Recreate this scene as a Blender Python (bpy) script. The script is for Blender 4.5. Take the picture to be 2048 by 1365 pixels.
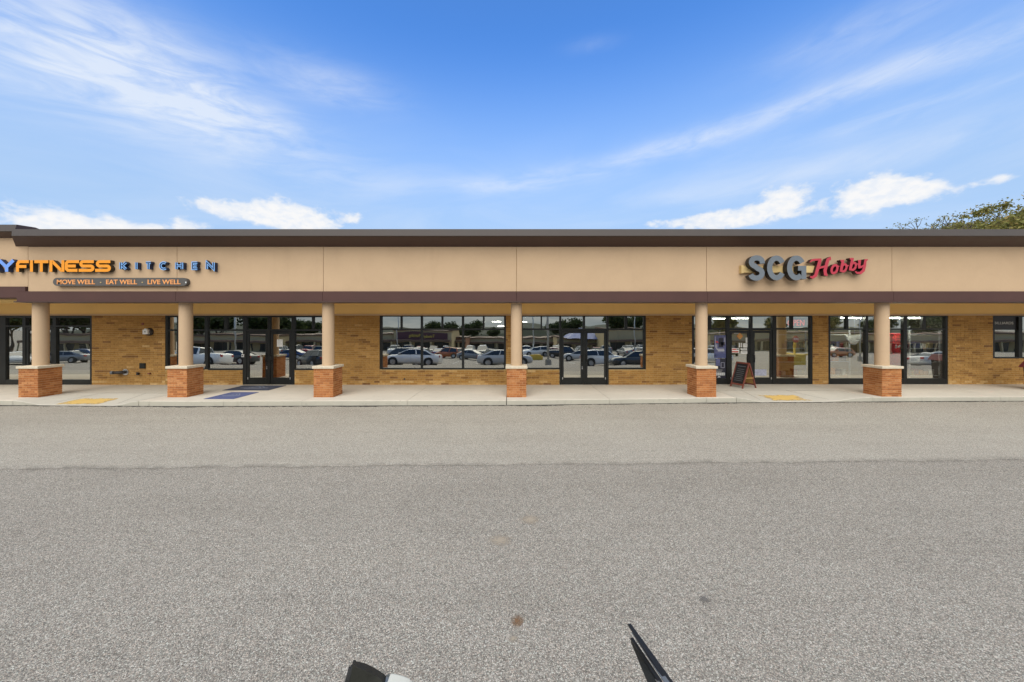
import bpy, bmesh, math, random
from mathutils import Vector, Matrix
random.seed(7)
R = math.radians
sc = bpy.context.scene
for o in list(bpy.data.objects):
    bpy.data.objects.remove(o)
C = sc.collection

# ------------------------------------------------------------------ camera
F = 720.0            # focal length in pixels of the 2048 wide photograph
CAM_H = 2.447
CX, CY = 1024.0, 652.0     # the horizon lies above the middle of the picture
cam = bpy.data.cameras.new('camera')
cam.sensor_width = 36.0
cam.lens = 36.0 * F / 2048.0
cam.shift_y = -(682.5 - CY) / 2048.0
cam.clip_start = 0.05
cam.clip_end = 3000
cam_ob = bpy.data.objects.new('camera', cam)
cam_ob.location = (0, 0, CAM_H)
cam_ob.rotation_euler = (R(90), 0, 0)
C.objects.link(cam_ob)
sc.camera = cam_ob
sc.render.resolution_x, sc.render.resolution_y = 1024, 682

# ------------------------------------------------------------------ view
sc.view_settings.view_transform = 'Standard'
sc.view_settings.look = 'None'
sc.view_settings.gamma = 1.0
sc.view_settings.use_curve_mapping = False
sc.view_settings.exposure = 0.75

SUN_EL, SUN_AZ = 43.0, 188.0      # azimuth clockwise from +Y: behind the camera

# ------------------------------------------------------------------ node helper
class NT:
    def __init__(s, tree):
        s.t = tree; s.n = tree.nodes; s.l = tree.links
    def new(s, typ, **kw):
        nd = s.n.new(typ)
        for k, v in kw.items():
            setattr(nd, k, v)
        return nd
    def setin(s, sock, v):
        if isinstance(v, bpy.types.NodeSocket): s.l.new(v, sock)
        elif v is not None: sock.default_value = v
    def m(s, op, a, b=None, c=None, clamp=False):
        nd = s.n.new('ShaderNodeMath'); nd.operation = op; nd.use_clamp = clamp
        s.setin(nd.inputs[0], a)
        if b is not None: s.setin(nd.inputs[1], b)
        if c is not None: s.setin(nd.inputs[2], c)
        return nd.outputs[0]
    def add(s, *a):
        r = a[0]
        for x in a[1:]: r = s.m('ADD', r, x)
        return r
    def mul(s, *a):
        r = a[0]
        for x in a[1:]: r = s.m('MULTIPLY', r, x)
        return r
    def ss(s, v, lo, hi, a=0.0, b=1.0):
        nd = s.n.new('ShaderNodeMapRange'); nd.interpolation_type = 'SMOOTHSTEP'
        s.setin(nd.inputs[0], v); nd.inputs[1].default_value = lo; nd.inputs[2].default_value = hi
        nd.inputs[3].default_value = a; nd.inputs[4].default_value = b
        return nd.outputs[0]
    def mix(s, fac, a, b, blend='MIX'):
        nd = s.n.new('ShaderNodeMix'); nd.data_type = 'RGBA'; nd.blend_type = blend
        s.setin(nd.inputs[0], fac); s.setin(nd.inputs[6], a); s.setin(nd.inputs[7], b)
        return nd.outputs[2]
    def noise(s, vec, scale, detail=4, rough=0.55, dist=0.0, dim='3D'):
        nd = s.n.new('ShaderNodeTexNoise'); nd.noise_dimensions = dim
        if vec is not None: s.l.new(vec, nd.inputs['Vector'])
        nd.inputs['Scale'].default_value = scale; nd.inputs['Detail'].default_value = detail
        nd.inputs['Roughness'].default_value = rough; nd.inputs['Distortion'].default_value = dist
        return nd
    def comb(s, x, y, z=0.0):
        nd = s.n.new('ShaderNodeCombineXYZ')
        s.setin(nd.inputs[0], x); s.setin(nd.inputs[1], y); s.setin(nd.inputs[2], z)
        return nd.outputs[0]
    def ramp(s, fac, stops):
        nd = s.n.new('ShaderNodeValToRGB'); s.l.new(fac, nd.inputs[0])
        e = nd.color_ramp.elements
        while len(e) < len(stops): e.new(0.5)
        for i, (p, c) in enumerate(stops):
            e[i].position = p; e[i].color = (*c, 1) if len(c) == 3 else c
        return nd.outputs[0]

# ------------------------------------------------------------------ sky
world = bpy.data.worlds.new('World'); sc.world = world; world.use_nodes = True
world.cycles.sampling_method = 'MANUAL'; world.cycles.sample_map_resolution = 512
wt = NT(world.node_tree); world.node_tree.nodes.clear()
sky = wt.new('ShaderNodeTexSky', sky_type='NISHITA')
sky.sun_disc = False
sky.sun_elevation = R(SUN_EL); sky.sun_rotation = R(SUN_AZ)
sky.altitude = 100; sky.air_density = 1.0; sky.dust_density = 0.8; sky.ozone_density = 2.5
tc = wt.new('ShaderNodeTexCoord')
sep = wt.new('ShaderNodeSeparateXYZ'); wt.l.new(tc.outputs['Generated'], sep.inputs[0])
dx, dy, dz = sep.outputs
az = wt.mul(wt.m('ARCTAN2', dx, dy), 57.2958)
el = wt.add(wt.mul(wt.m('ARCSINE', dz), 57.2958), 1.7)
def gauss(a0, sa, e0, se, k=1.0, tilt=0.0):
    da = wt.m('SUBTRACT', az, a0)
    de = wt.m('SUBTRACT', el, e0)
    if tilt: de = wt.m('SUBTRACT', de, wt.mul(da, tilt))
    qa = wt.m('POWER', wt.mul(wt.m('ABSOLUTE', da), 1.0 / sa), 2.0)
    qe = wt.m('POWER', wt.mul(wt.m('ABSOLUTE', de), 1.0 / se), 2.0)
    g = wt.m('EXPONENT', wt.mul(wt.add(qa, qe), -1.0))
    return wt.mul(g, k) if k != 1.0 else g
# thin cirrus: streaks drawn out along the horizon, gathered in banks
cv = wt.comb(wt.mul(az, 0.045), wt.m('SUBTRACT', wt.mul(el, 0.17), wt.mul(az, 0.012)), 0.0)
cn = wt.noise(cv, 1.0, 8, 0.58, 0.7).outputs['Fac']
cv2 = wt.comb(wt.mul(az, 0.13), wt.m('SUBTRACT', wt.mul(el, 0.55), wt.mul(az, 0.05)), 3.7)
cn2 = wt.noise(cv2, 1.0, 8, 0.6, 0.8).outputs['Fac']
bank = wt.add(gauss(-48, 10, 28.3, 3.8, 1.5), gauss(-38, 8, 26.2, 2.3, 1.0), gauss(-54, 10, 24, 2.2, .4),
              gauss(-27, 8, 32.5, 2.2, .5), gauss(-33, 16, 22.5, 2.6, .45),
              gauss(2, 13, 23.4, 1.3, .62, .05), gauss(27, 15, 26.4, 1.25, .72, .07), gauss(50, 10, 27.2, 1.5, .75, -.03),
              gauss(48, 9, 23.6, 0.9, .55), gauss(44, 9, 32, 2.0, .35), gauss(13, 4, 39, .8, .15), gauss(40, 22, 20.0, 1.7, .35))
cir = wt.mul(bank, wt.ss(wt.add(wt.mul(cn, .55), wt.mul(cn2, .45)), .27, .72))
veil = wt.mul(wt.ss(el, 34, 12), wt.ss(cn, .35, .75), .22)
cir = wt.m('MINIMUM', wt.add(cir, veil), 0.78)
# small cumulus low over the roof
kv = wt.comb(wt.mul(az, 0.50), wt.mul(el, 0.80), 1.3)
kn = wt.noise(kv, 1.0, 9, 0.56, 0.2).outputs['Fac']
blob = wt.add(gauss(-51, 5.25, 11.6, 2.03, .95), gauss(-46.5, 3.25, 11.3, 1.62, .7), gauss(-39.5, 3.75, 15.9, 1.22, .72),
              gauss(-33, 4.50, 16.2, 2.29, 1.0), gauss(-28.5, 3.75, 15.6, 1.49, .75), gauss(-24, 2.50, 17.2, 1.08, .7), gauss(-42, 2.50, 13.2, 1.08, .6),
              gauss(37.2, 2.75, 17.6, 2.03, .95), gauss(32, 5.75, 15.8, 1.49, .95), gauss(24, 6.25, 16.3, 0.94, .55),
              gauss(45, 3.50, 16.4, 2.16, 1.05), gauss(48.5, 3.00, 15.6, 1.22, .8), gauss(42.5, 3.00, 14.6, 1.20, .3), gauss(53.5, 2.25, 15.2, 0.68, .6))
kd = wt.add(blob, wt.mul(wt.m('SUBTRACT', kn, .5), 1.35))
cum = wt.mul(wt.ss(kd, .36, .72), wt.ss(blob, .12, .3))
kn3 = wt.noise(wt.comb(wt.mul(az, .9), wt.mul(el, 1.5), 5.1), 1.0, 6, .55, .3).outputs['Fac']
kshade = wt.mul(wt.ss(kd, .45, .95), wt.ss(kn3, .30, .62, .45, 1.0))
cumcol = wt.mix(kshade, (.42, .475, .56, 1), (.565, .565, .568, 1))
# grey cloud deck behind and above the photographer (it is what the shop windows mirror)
pv = wt.comb(wt.m('DIVIDE', dx, wt.m('MAXIMUM', wt.add(dz, .12), .05)), wt.m('DIVIDE', dy, wt.m('MAXIMUM', wt.add(dz, .12), .05)), 0.0)
on = wt.noise(pv, .8, 6, .6, .5).outputs['Fac']
deck = wt.ss(wt.add(dy, wt.mul(wt.m('SUBTRACT', on, .5), .5)), .42, -.02)
deckcol = wt.mix(wt.ss(on, .3, .7), (.62, .72, .80, 1), (.92, .97, 1.0, 1))
# an overcast deck is about three times as bright overhead as at the horizon
dk = wt.new('ShaderNodeVectorMath', operation='SCALE'); wt.l.new(deckcol, dk.inputs[0])
wt.l.new(wt.mul(wt.add(1.0, wt.mul(wt.m('MAXIMUM', dz, 0.0), 2.6)), 1 / 3.6), dk.inputs['Scale']); deckcol = dk.outputs[0]
DECK = 1.25
skyc = wt.new('ShaderNodeHueSaturation'); skyc.inputs['Saturation'].default_value = 1.0
skyc.inputs['Hue'].default_value = 0.5
skyc.inputs['Value'].default_value = 1.0
wt.l.new(sky.outputs[0], skyc.inputs['Color'])
BG = 0.105
inv = 1.0 / BG
def scaled(c, k):
    nd = wt.new('ShaderNodeVectorMath', operation='SCALE'); wt.setin(nd.inputs[0], c); nd.inputs['Scale'].default_value = k
    return nd.outputs[0]
c = wt.mix(1.0, skyc.outputs[0], (.62, 1.14, 1.72, 1), 'MULTIPLY')
c = wt.mix(wt.mul(wt.ss(wt.mul(wt.m('ARCSINE', dz), 57.2958), 40, 12), .88), c, scaled((.262, .365, .505), inv))     # paler towards the horizon
c = wt.mix(cir, c, scaled(wt.mix(0.0, (.500, .535, .585, 1), (1, 1, 1, 1)), inv))
c = wt.mix(cum, c, scaled(cumcol, inv))
c = wt.mix(deck, c, scaled(deckcol, inv * DECK))
bg = wt.new('ShaderNodeBackground'); bg.inputs['Strength'].default_value = BG
wt.l.new(c, bg.inputs['Color'])
wo = wt.new('ShaderNodeOutputWorld'); wt.l.new(bg.outputs[0], wo.inputs[0])

# ------------------------------------------------------------------ sun (veiled by cloud: very soft)
sl = bpy.data.lights.new('sun', 'SUN'); sl.energy = 1.5; sl.angle = R(60); sl.color = (1.0, .94, .84)
so = bpy.data.objects.new('sun', sl); C.objects.link(so)
sd = Vector((math.sin(R(SUN_AZ)) * math.cos(R(SUN_EL)), math.cos(R(SUN_AZ)) * math.cos(R(SUN_EL)), math.sin(R(SUN_EL))))
so.rotation_euler = sd.to_track_quat('Z', 'Y').to_euler(); so.location = sd * 60

# ------------------------------------------------------------------ helpers
def PX(px, Y): return (px - CX) / F * Y
def PZ(py, Y): return CAM_H - (py - CY) / F * Y
def smooth(a, b, x):
    t = max(0.0, min(1.0, (x - a) / (b - a))); return t * t * (3 - 2 * t)

class MB:
    def __init__(s): s.v = []; s.f = []; s.mi = []; s.tint = []
    def quad(s, a, b, c, d, m=0, t=0.0):
        n = len(s.v); s.v += [tuple(a), tuple(b), tuple(c), tuple(d)]; s.f.append((n, n + 1, n + 2, n + 3)); s.mi.append(m); s.tint.append(t)
    def tri(s, a, b, c, m=0, t=0.0):
        n = len(s.v); s.v += [tuple(a), tuple(b), tuple(c)]; s.f.append((n, n + 1, n + 2)); s.mi.append(m); s.tint.append(t)
    def box(s, x0, x1, y0, y1, z0, z1, m=0, t=0.0, mat=None):
        n = len(s.v)
        p = [(x0, y0, z0), (x1, y0, z0), (x1, y1, z0), (x0, y1, z0), (x0, y0, z1), (x1, y0, z1), (x1, y1, z1), (x0, y1, z1)]
        if mat is not None: p = [tuple(mat @ Vector(q)) for q in p]
        s.v += p
        for f in ((0, 3, 2, 1), (4, 5, 6, 7), (0, 1, 5, 4), (1, 2, 6, 5), (2, 3, 7, 6), (3, 0, 4, 7)):
            s.f.append(tuple(n + i for i in f)); s.mi.append(m); s.tint.append(t)
    def tube(s, pts, rad, seg=8, m=0, caps=True, t=0.0):
        pts = [Vector(p) for p in pts]; n0 = len(s.v)
        rs = rad if isinstance(rad, (list, tuple)) else [rad] * len(pts)
        prev = None
        for i, p in enumerate(pts):
            d = (pts[min(i + 1, len(pts) - 1)] - pts[max(i - 1, 0)]).normalized()
            u = d.cross(Vector((0, 0, 1)))
            if u.length < .05: u = d.cross(Vector((1, 0, 0)))
            u.normalize()
            if prev is not None and u.dot(prev) < 0: u = -u
            prev = u
            w = d.cross(u)
            for k in range(seg):
                a = 2 * math.pi * k / seg
                s.v.append(tuple(p + (u * math.cos(a) + w * math.sin(a)) * rs[i]))
        for i in range(len(pts) - 1):
            for k in range(seg):
                a = n0 + i * seg + k; b = n0 + i * seg + (k + 1) % seg
                s.f.append((a, b, b + seg, a + seg)); s.mi.append(m); s.tint.append(t)
        if caps:
            s.f.append(tuple(n0 + k for k in range(seg))[::-1]); s.mi.append(m); s.tint.append(t)
            e = n0 + (len(pts) - 1) * seg
            s.f.append(tuple(e + k for k in range(seg))); s.mi.append(m); s.tint.append(t)
    def prism(s, poly, y0, y1, mf=0, ms=0, axis='y', t=0.0):
        """poly: list of (x,z), extruded from y0 (front) to y1"""
        n = len(s.v); k = len(poly)
        s.v += [(x, y0, z) for x, z in poly] + [(x, y1, z) for x, z in poly]
        s.f.append(tuple(n + i for i in range(k))); s.mi.append(mf); s.tint.append(t)
        s.f.append(tuple(n + k + i for i in range(k))[::-1]); s.mi.append(ms); s.tint.append(t)
        for i in range(k):
            j = (i + 1) % k
            s.f.append((n + i, n + k + i, n + k + j, n + j)); s.mi.append(ms); s.tint.append(t)
    def stroke(s, pts, w, y0, y1, mf=0, ms=1, closed=False):
        """mitred 2D stroke in the XZ plane extruded in Y"""
        P = [Vector((p[0], p[1])) for p in pts]; L = []; Rr = []; n = len(P)
        for i in range(n):
            if closed: a, b = P[i - 1], P[(i + 1) % n]
            else: a, b = P[max(i - 1, 0)], P[min(i + 1, n - 1)]
            d1 = (P[i] - a); d2 = (b - P[i])
            if d1.length < 1e-9: d1 = d2
            if d2.length < 1e-9: d2 = d1
            d1 = d1.normalized(); d2 = d2.normalized()
            n1 = Vector((-d1.y, d1.x)); n2 = Vector((-d2.y, d2.x)); mm = (n1 + n2)
            if mm.length < .2: mm = n1
            mm.normalize(); k = 1 / max(.45, mm.dot(n1))
            ww = w[i] if isinstance(w, (list, tuple)) else w
            L.append(P[i] + mm * k * ww / 2); Rr.append(P[i] - mm * k * ww / 2)
        rng = range(n if closed else n - 1)
        n0 = len(s.v)
        for q in (L, Rr):
            for y in (y0, y1): s.v += [(p.x, y, p.y) for p in q]
        LF, LB, RF, RB = n0, n0 + n, n0 + 2 * n, n0 + 3 * n
        for i in rng:
            j = (i + 1) % n
            for f, m in (((LF + i, RF + i, RF + j, LF + j), mf), ((LB + j, RB + j, RB + i, LB + i), ms),
                         ((LF + j, LB + j, LB + i, LF + i), ms), ((RF + i, RB + i, RB + j, RF + j), ms)):
                s.f.append(f); s.mi.append(m); s.tint.append(0)
        if not closed:
            for i, fl in ((0, False), (n - 1, True)):
                f = (LF + i, LB + i, RB + i, RF + i)
                s.f.append(f[::-1] if fl else f); s.mi.append(ms); s.tint.append(0)
    def mesh(s, name, mats, smooth_=False, fixn=True):
        me = bpy.data.meshes.new(name); me.from_pydata(s.v, [], s.f)
        for m in (mats if isinstance(mats, (list, tuple)) else [mats]): me.materials.append(M[m] if isinstance(m, str) else m)
        me.polygons.foreach_set('material_index', s.mi)
        if any(s.tint):
            at = me.attributes.new('tint', 'FLOAT', 'FACE'); at.data.foreach_set('value', s.tint)
        if fixn and len(s.f) < 4000:
            bm = bmesh.new(); bm.from_mesh(me); bmesh.ops.recalc_face_normals(bm, faces=bm.faces); bm.to_mesh(me); bm.free()
        if smooth_: me.polygons.foreach_set('use_smooth', [True] * len(me.polygons))
        me.update(); return me
    def build(s, name, mats, parent=None, **kw):
        return link(name, s.mesh(name, mats, **kw), parent)

def link(name, data, parent=None, loc=None, rot=None):
    o = bpy.data.objects.new(name, data); C.objects.link(o)
    if loc is not None: o.location = loc
    if rot is not None: o.rotation_euler = rot
    if parent is not None: o.parent = parent
    return o
def tag(o, label=None, cat=None, group=None, kind=None):
    if label: o['label'] = label
    if cat: o['category'] = cat
    if group: o['group'] = group
    if kind: o['kind'] = kind
    return o
def thing(name, label, cat, loc=(0, 0, 0), rz=0.0, group=None):
    o = link(name, None, None, loc, (0, 0, rz)); o.empty_display_size = .2
    return tag(o, label, cat, group)
def keep(o, parent):       # parent without moving (parents are unscaled empties/meshes)
    o.parent = parent
    o.matrix_parent_inverse = Matrix.LocRotScale(parent.location, parent.rotation_euler, None).inverted()
    return o
def bevel(o, w=.01, seg=2):
    b = o.modifiers.new('bevel', 'BEVEL'); b.width = w; b.segments = seg; b.limit_method = 'ANGLE'; b.angle_limit = R(40)
    return o
def copy_tree(o, parent=None):
    c_ = o.copy(); C.objects.link(c_); c_.parent = parent
    for ch in list(o.children): copy_tree(ch, c_)
    return c_

# ------------------------------------------------------------------ materials
M = {}
def mat(name):
    m = bpy.data.materials.new(name); m.use_nodes = True; M[name] = m
    t = NT(m.node_tree); b = m.node_tree.nodes['Principled BSDF']
    return m, t, b
def objcoord(t):
    n = t.new('ShaderNodeNewGeometry'); return n.outputs['Position']
def simple(name, col, rough=.6, metal=0.0, var=.12, scale=6.0, bump=.0, bscale=80.0, spec=.5):
    m, t, b = mat(name); p = objcoord(t)
    n = t.noise(p, scale, 6, .6).outputs['Fac']
    lo = tuple(x * (1 - var) for x in col); hi = tuple(min(1, x * (1 + var)) for x in col)
    t.l.new(t.ramp(n, [(.25, lo), (.75, hi)]), b.inputs['Base Color'])
    t.l.new(t.ss(n, .2, .8, rough * .88, min(1, rough * 1.1)), b.inputs['Roughness'])
    b.inputs['Metallic'].default_value = metal
    b.inputs['Specular IOR Level'].default_value = spec
    if bump:
        bn = t.new('ShaderNodeBump'); bn.inputs['Strength'].default_value = bump; bn.inputs['Distance'].default_value = .01
        t.l.new(t.noise(p, bscale, 5, .6).outputs['Fac'], bn.inputs['Height']); t.l.new(bn.outputs[0], b.inputs['Normal'])
    return m
def emis(name, col, k):
    m, t, b = mat(name)
    b.inputs['Base Color'].default_value = (*col, 1); b.inputs['Emission Color'].default_value = (*col, 1); b.inputs['Emission Strength'].default_value = k
    return m

# stucco with weather stains
def stucco(name, col):
    m, t, b = mat(name); p = objcoord(t)
    n1 = t.noise(p, .7, 6, .62, .4).outputs['Fac']
    sp = t.new('ShaderNodeSeparateXYZ'); t.l.new(p, sp.inputs[0])
    st = t.noise(t.comb(t.mul(sp.outputs[0], 2.2), 0.0, t.mul(sp.outputs[2], .35)), 1.0, 6, .65).outputs['Fac']
    fine = t.noise(p, 55, 4, .7).outputs['Fac']
    c_ = t.ramp(n1, [(.2, tuple(x * .90 for x in col)), (.5, col), (.85, tuple(min(1, x * 1.07) for x in col))])
    c_ = t.mix(t.mul(t.ss(st, .54, .8), .17), c_, tuple(x * .62 for x in col) + (1,))
    c_ = t.mix(t.mul(t.ss(fine, .35, .75), .10), c_, tuple(x * .6 for x in col) + (1,))
    t.l.new(c_, b.inputs['Base Color']); b.inputs['Roughness'].default_value = .92; b.inputs['Specular IOR Level'].default_value = .2
    bn = t.new('ShaderNodeBump'); bn.inputs['Strength'].default_value = .5; bn.inputs['Distance'].default_value = .006
    t.l.new(t.noise(p, 120, 4, .7).outputs['Fac'], bn.inputs['Height']); t.l.new(bn.outputs[0], b.inputs['Normal'])
stucco('stucco', (.535, .380, .245))
stucco('soffit_stucco', (.80, .56, .235))
stucco('column_stucco', (.54, .385, .250))
simple('brown_metal', (.078, .037, .032), .6, 0, .12, 1.3, spec=.3)
simple('dark_brown_metal', (.060, .030, .024), .5, 0, .15, 2)
simple('cap_metal', (.066, .054, .050), .55, .1, .14, 1.7, spec=.3)
simple('black_frame', (.012, .013, .012), .35, .2, .3, 3)
simple('silver_metal', (.6, .6, .6), .3, .9, .05)
simple('black_plastic', (.014, .014, .014), .5, 0, .3, 9, .1, 60, spec=.25)
simple('olive_black', (.020, .020, .016), .5, 0, .35, 14, .08, 90, spec=.25)
simple('cream_plastic', (.53, .505, .43), .4, 0, .04, 5)
simple('grey_plastic', (.14, .155, .17), .4, 0, .1)
simple('cap_stone', (.60, .52, .40), .85, 0, .14, 9, .4, 70)
simple('mortar_gold', (.46, .32, .145), .95, 0, .2, 12, .5, 120)
simple('mortar_red', (.52, .29, .15), .95, 0, .15, 14, .5, 120)
simple('roof_membrane', (.32, .32, .31), .9)
simple('interior_wall', (.23, .215, .18), .9, 0, .06, 2)
simple('interior_floor', (.11, .10, .09), .5, 0, .15, 3)
simple('interior_ceiling', (.42, .42, .40), .9, 0, .03)
simple('yellow_wall', (.50, .40, .19), .9, 0, .06)
simple('dark_joint', (.020, .018, .015), .95, 0, .4, 20)
simple('white_paper', (.78, .78, .75), .8, 0, .03, 20)
simple('ink', (.05, .05, .05), .8)
simple('white_vinyl', (.72, .73, .72), .5, 0, .03)
simple('red_print', (.55, .06, .05), .6)
simple('orange_vinyl', (.70, .27, .05), .6)
simple('wood_red', (.20, .055, .038), .5, 0, .35, 14)
simple('wood_tan', (.42, .24, .075), .6, 0, .2, 10)
simple('chalkboard', (.012, .010, .012), .35, 0, .4, 10)
simple('chalk', (.16, .17, .19), .8)
simple('sofa_red', (.25, .035, .025), .7, 0, .15)
simple('cooler_red', (.68, .030, .032), .3, 0, .06)
simple('bottle_grey', (.50, .50, .48), .5)
simple('bin_dark', (.035, .030, .030), .5, 0, .2)
simple('bin_red', (.16, .022, .030), .45, 0, .2)
simple('poster_blue', (.10, .11, .23), .5, 0, .5, 7)
simple('poster_pale', (.35, .36, .45), .5, 0, .3, 12)
simple('poster_dark', (.020, .020, .035), .5, 0, .4, 12)
# letters
simple('orange_face', (.86, .32, .025), .5, 0, .04, 3, spec=.3)
simple('black_return', (.012, .012, .014), .4)
simple('brown_return', (.035, .026, .014), .5)
simple('blue_face', (.17, .33, .80), .5, 0, .04, spec=.3)
simple('navy_return', (.010, .020, .060), .5)
simple('sky_edge', (.22, .46, .88), .4, 0, .05)
simple('tag_grey', (.085, .078, .074), .6, 0, .1)
simple('tag_orange', (.85, .36, .12), .5, 0, .05)
simple('letter_grey', (.145, .165, .190), .5, 0, .06, 4, spec=.3)
simple('raceway_cream', (.60, .43, .19), .6, 0, .12, 5)
simple('pink_red', (.46, .045, .070), .45, 0, .07, 5, spec=.3)
simple('maroon_return', (.040, .008, .010), .5)

# brick: per piece tone in the face attribute 'tint'
def brickmat(name, stops, bump=.5):
    m, t, b = mat(name); p = objcoord(t)
    a = t.new('ShaderNodeAttribute', attribute_name='tint')
    c_ = t.ramp(a.outputs['Fac'], stops)
    n = t.noise(p, 16, 6, .65).outputs['Fac']
    c_ = t.mix(t.ss(n, .3, .75), t.mix(1.0, c_, (.74, .72, .70, 1), 'MULTIPLY'), c_)
    big = t.noise(p, .9, 4, .6).outputs['Fac']
    c_ = t.mix(t.mul(t.ss(big, .42, .72), .55), c_, t.mix(1.0, c_, (.72, .66, .52, 1), 'MULTIPLY'))
    mid = t.noise(p, 3.2, 5, .65, .6).outputs['Fac']
    c_ = t.mix(t.mul(t.ss(mid, .48, .74), .45), c_, t.mix(1.0, c_, (.66, .60, .50, 1), 'MULTIPLY'))
    t.l.new(c_, b.inputs['Base Color']); b.inputs['Roughness'].default_value = .85; b.inputs['Specular IOR Level'].default_value = .3
    bn = t.new('ShaderNodeBump'); bn.inputs['Strength'].default_value = bump; bn.inputs['Distance'].default_value = .006
    t.l.new(t.noise(p, 60, 5, .7).outputs['Fac'], bn.inputs['Height']); t.l.new(bn.outputs[0], b.inputs['Normal'])
brickmat('brick_gold', [(.02, (.25, .122, .046)), (.14, (.33, .170, .055)), (.35, (.43, .236, .072)), (.62, (.50, .278, .082)), (.85, (.57, .332, .112)), (.99, (.68, .46, .21))])
brickmat('brick_red', [(.02, (.40, .145, .048)), (.4, (.50, .195, .066)), (.8, (.57, .24, .085)), (.99, (.62, .29, .12))])

# concrete
def concrete(name, col, stain=.35):
    m, t, b = mat(name); p = objcoord(t)
    n1 = t.noise(p, .55, 7, .62, .5).outputs['Fac']; n2 = t.noise(p, 4.5, 6, .65, .3).outputs['Fac']; n3 = t.noise(p, 90, 3, .7).outputs['Fac']
    c_ = t.ramp(n1, [(.25, tuple(x * .84 for x in col)), (.7, col)])
    c_ = t.mix(t.mul(t.ss(n2, .52, .78), stain), c_, tuple(x * .55 for x in col) + (1,))
    c_ = t.mix(t.mul(t.ss(n3, .3, .8), .16), c_, tuple(x * .5 for x in col) + (1,))
    gum = t.noise(p, 7.5, 2, .5).outputs['Fac']
    c_ = t.mix(t.mul(t.ss(gum, .70, .74), .35), c_, tuple(x * .45 for x in col) + (1,))
    drip = t.noise(p, 1.6, 7, .7, 1.0).outputs['Fac']
    c_ = t.mix(t.mul(t.ss(drip, .54, .72), .22), c_, tuple(x * .62 for x in col) + (1,))
    t.l.new(c_, b.inputs['Base Color']); b.inputs['Roughness'].default_value = .9; b.inputs['Specular IOR Level'].default_value = .25
    bn = t.new('ShaderNodeBump'); bn.inputs['Strength'].default_value = .35; bn.inputs['Distance'].default_value = .004
    t.l.new(n3, bn.inputs['Height']); t.l.new(bn.outputs[0], b.inputs['Normal'])
concrete('concrete', (.62, .560, .475), .22)
concrete('concrete_ramp', (.54, .50, .43), .32)
concrete('curb_concrete', (.48, .45, .375), .55)
concrete('plinth_concrete', (.35, .33, .29), .4)

# asphalt: stones bound in grey
def asphalt(name, base, stone_scale, contrast, lights, warm):
    m, t, b = mat(name); p = objcoord(t)
    v = t.new('ShaderNodeTexVoronoi'); v.feature = 'F1'; v.inputs['Scale'].default_value = stone_scale
    wv = t.new('ShaderNodeVectorMath', operation='ADD')
    wn = t.noise(p, stone_scale * .8, 2, .5)
    sv = t.new('ShaderNodeVectorMath', operation='SCALE'); t.l.new(wn.outputs['Color'], sv.inputs[0]); sv.inputs['Scale'].default_value = .7 / stone_scale
    t.l.new(p, wv.inputs[0]); t.l.new(sv.outputs[0], wv.inputs[1]); t.l.new(wv.outputs[0], v.inputs['Vector'])
    rs = t.new('ShaderNodeSeparateColor'); t.l.new(v.outputs['Color'], rs.inputs[0])
    tone = rs.outputs[0]
    lo = tuple(x * (1 - contrast) for x in base); hi = tuple(min(1, x * (1 + contrast * .75)) for x in base)
    c_ = t.ramp(tone, [(0, lo), (.18, tuple(x * (1 - contrast * .5) for x in base)), (.5, base), (.86, hi), (.97, lights)])
    hue = t.ramp(rs.outputs[1], [(.1, (1.07, .98, .92)), (.5, (1, 1, 1)), (.9, (.95, 1.01, .98))])
    c_ = t.mix(warm, c_, hue, 'MULTIPLY')
    gap = t.ss(v.outputs['Distance'], .35, .75)
    c_ = t.mix(t.mul(gap, .55 * contrast + .15), c_, tuple(x * .30 for x in base) + (1,))
    n1 = t.noise(p, .35, 6, .6, .6).outputs['Fac']; n2 = t.noise(p, 2.6, 6, .65).outputs['Fac']
    c_ = t.mix(t.mul(t.ss(n1, .4, .75), .28), c_, t.mix(1.0, c_, (.76, .75, .75, 1), 'MULTIPLY'))
    c_ = t.mix(t.mul(t.ss(n2, .5, .8), .25), c_, t.mix(1.0, c_, (.74, .73, .72, 1), 'MULTIPLY'))
    sp_ = t.new('ShaderNodeSeparateXYZ'); t.l.new(p, sp_.inputs[0])
    trk = t.noise(t.comb(t.mul(sp_.outputs[0], .12), t.mul(sp_.outputs[1], 1.3), 0.0), 1.0, 6, .6, .3).outputs['Fac']      # wear bands along the driving direction
    c_ = t.mix(t.mul(t.ss(trk, .42, .70), .30), c_, t.mix(1.0, c_, (.78, .765, .75, 1), 'MULTIPLY'))
    c_ = t.mix(t.mul(t.ss(trk, .42, .22), .30), c_, t.mix(1.0, c_, (1.16, 1.15, 1.12, 1), 'MULTIPLY'))
    n4 = t.noise(p, 14, 5, .7).outputs['Fac']
    c_ = t.mix(t.mul(t.ss(n4, .62, .78), .45), c_, t.mix(1.0, c_, (.6, .58, .56, 1), 'MULTIPLY'))
    t.l.new(c_, b.inputs['Base Color']); b.inputs['Roughness'].default_value = .9; b.inputs['Specular IOR Level'].default_value = .3
    bn = t.new('ShaderNodeBump'); bn.inputs['Strength'].default_value = .75; bn.inputs['Distance'].default_value = .006; bn.invert = True
    t.l.new(v.outputs['Distance'], bn.inputs['Height']); t.l.new(bn.outputs[0], b.inputs['Normal'])
asphalt('asphalt_old', (.312, .278, .240), 118, .64, (.60, .56, .50), .9)
asphalt('asphalt_lane', (.378, .340, .292), 120, .50, (.60, .56, .49), .8)

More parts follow.
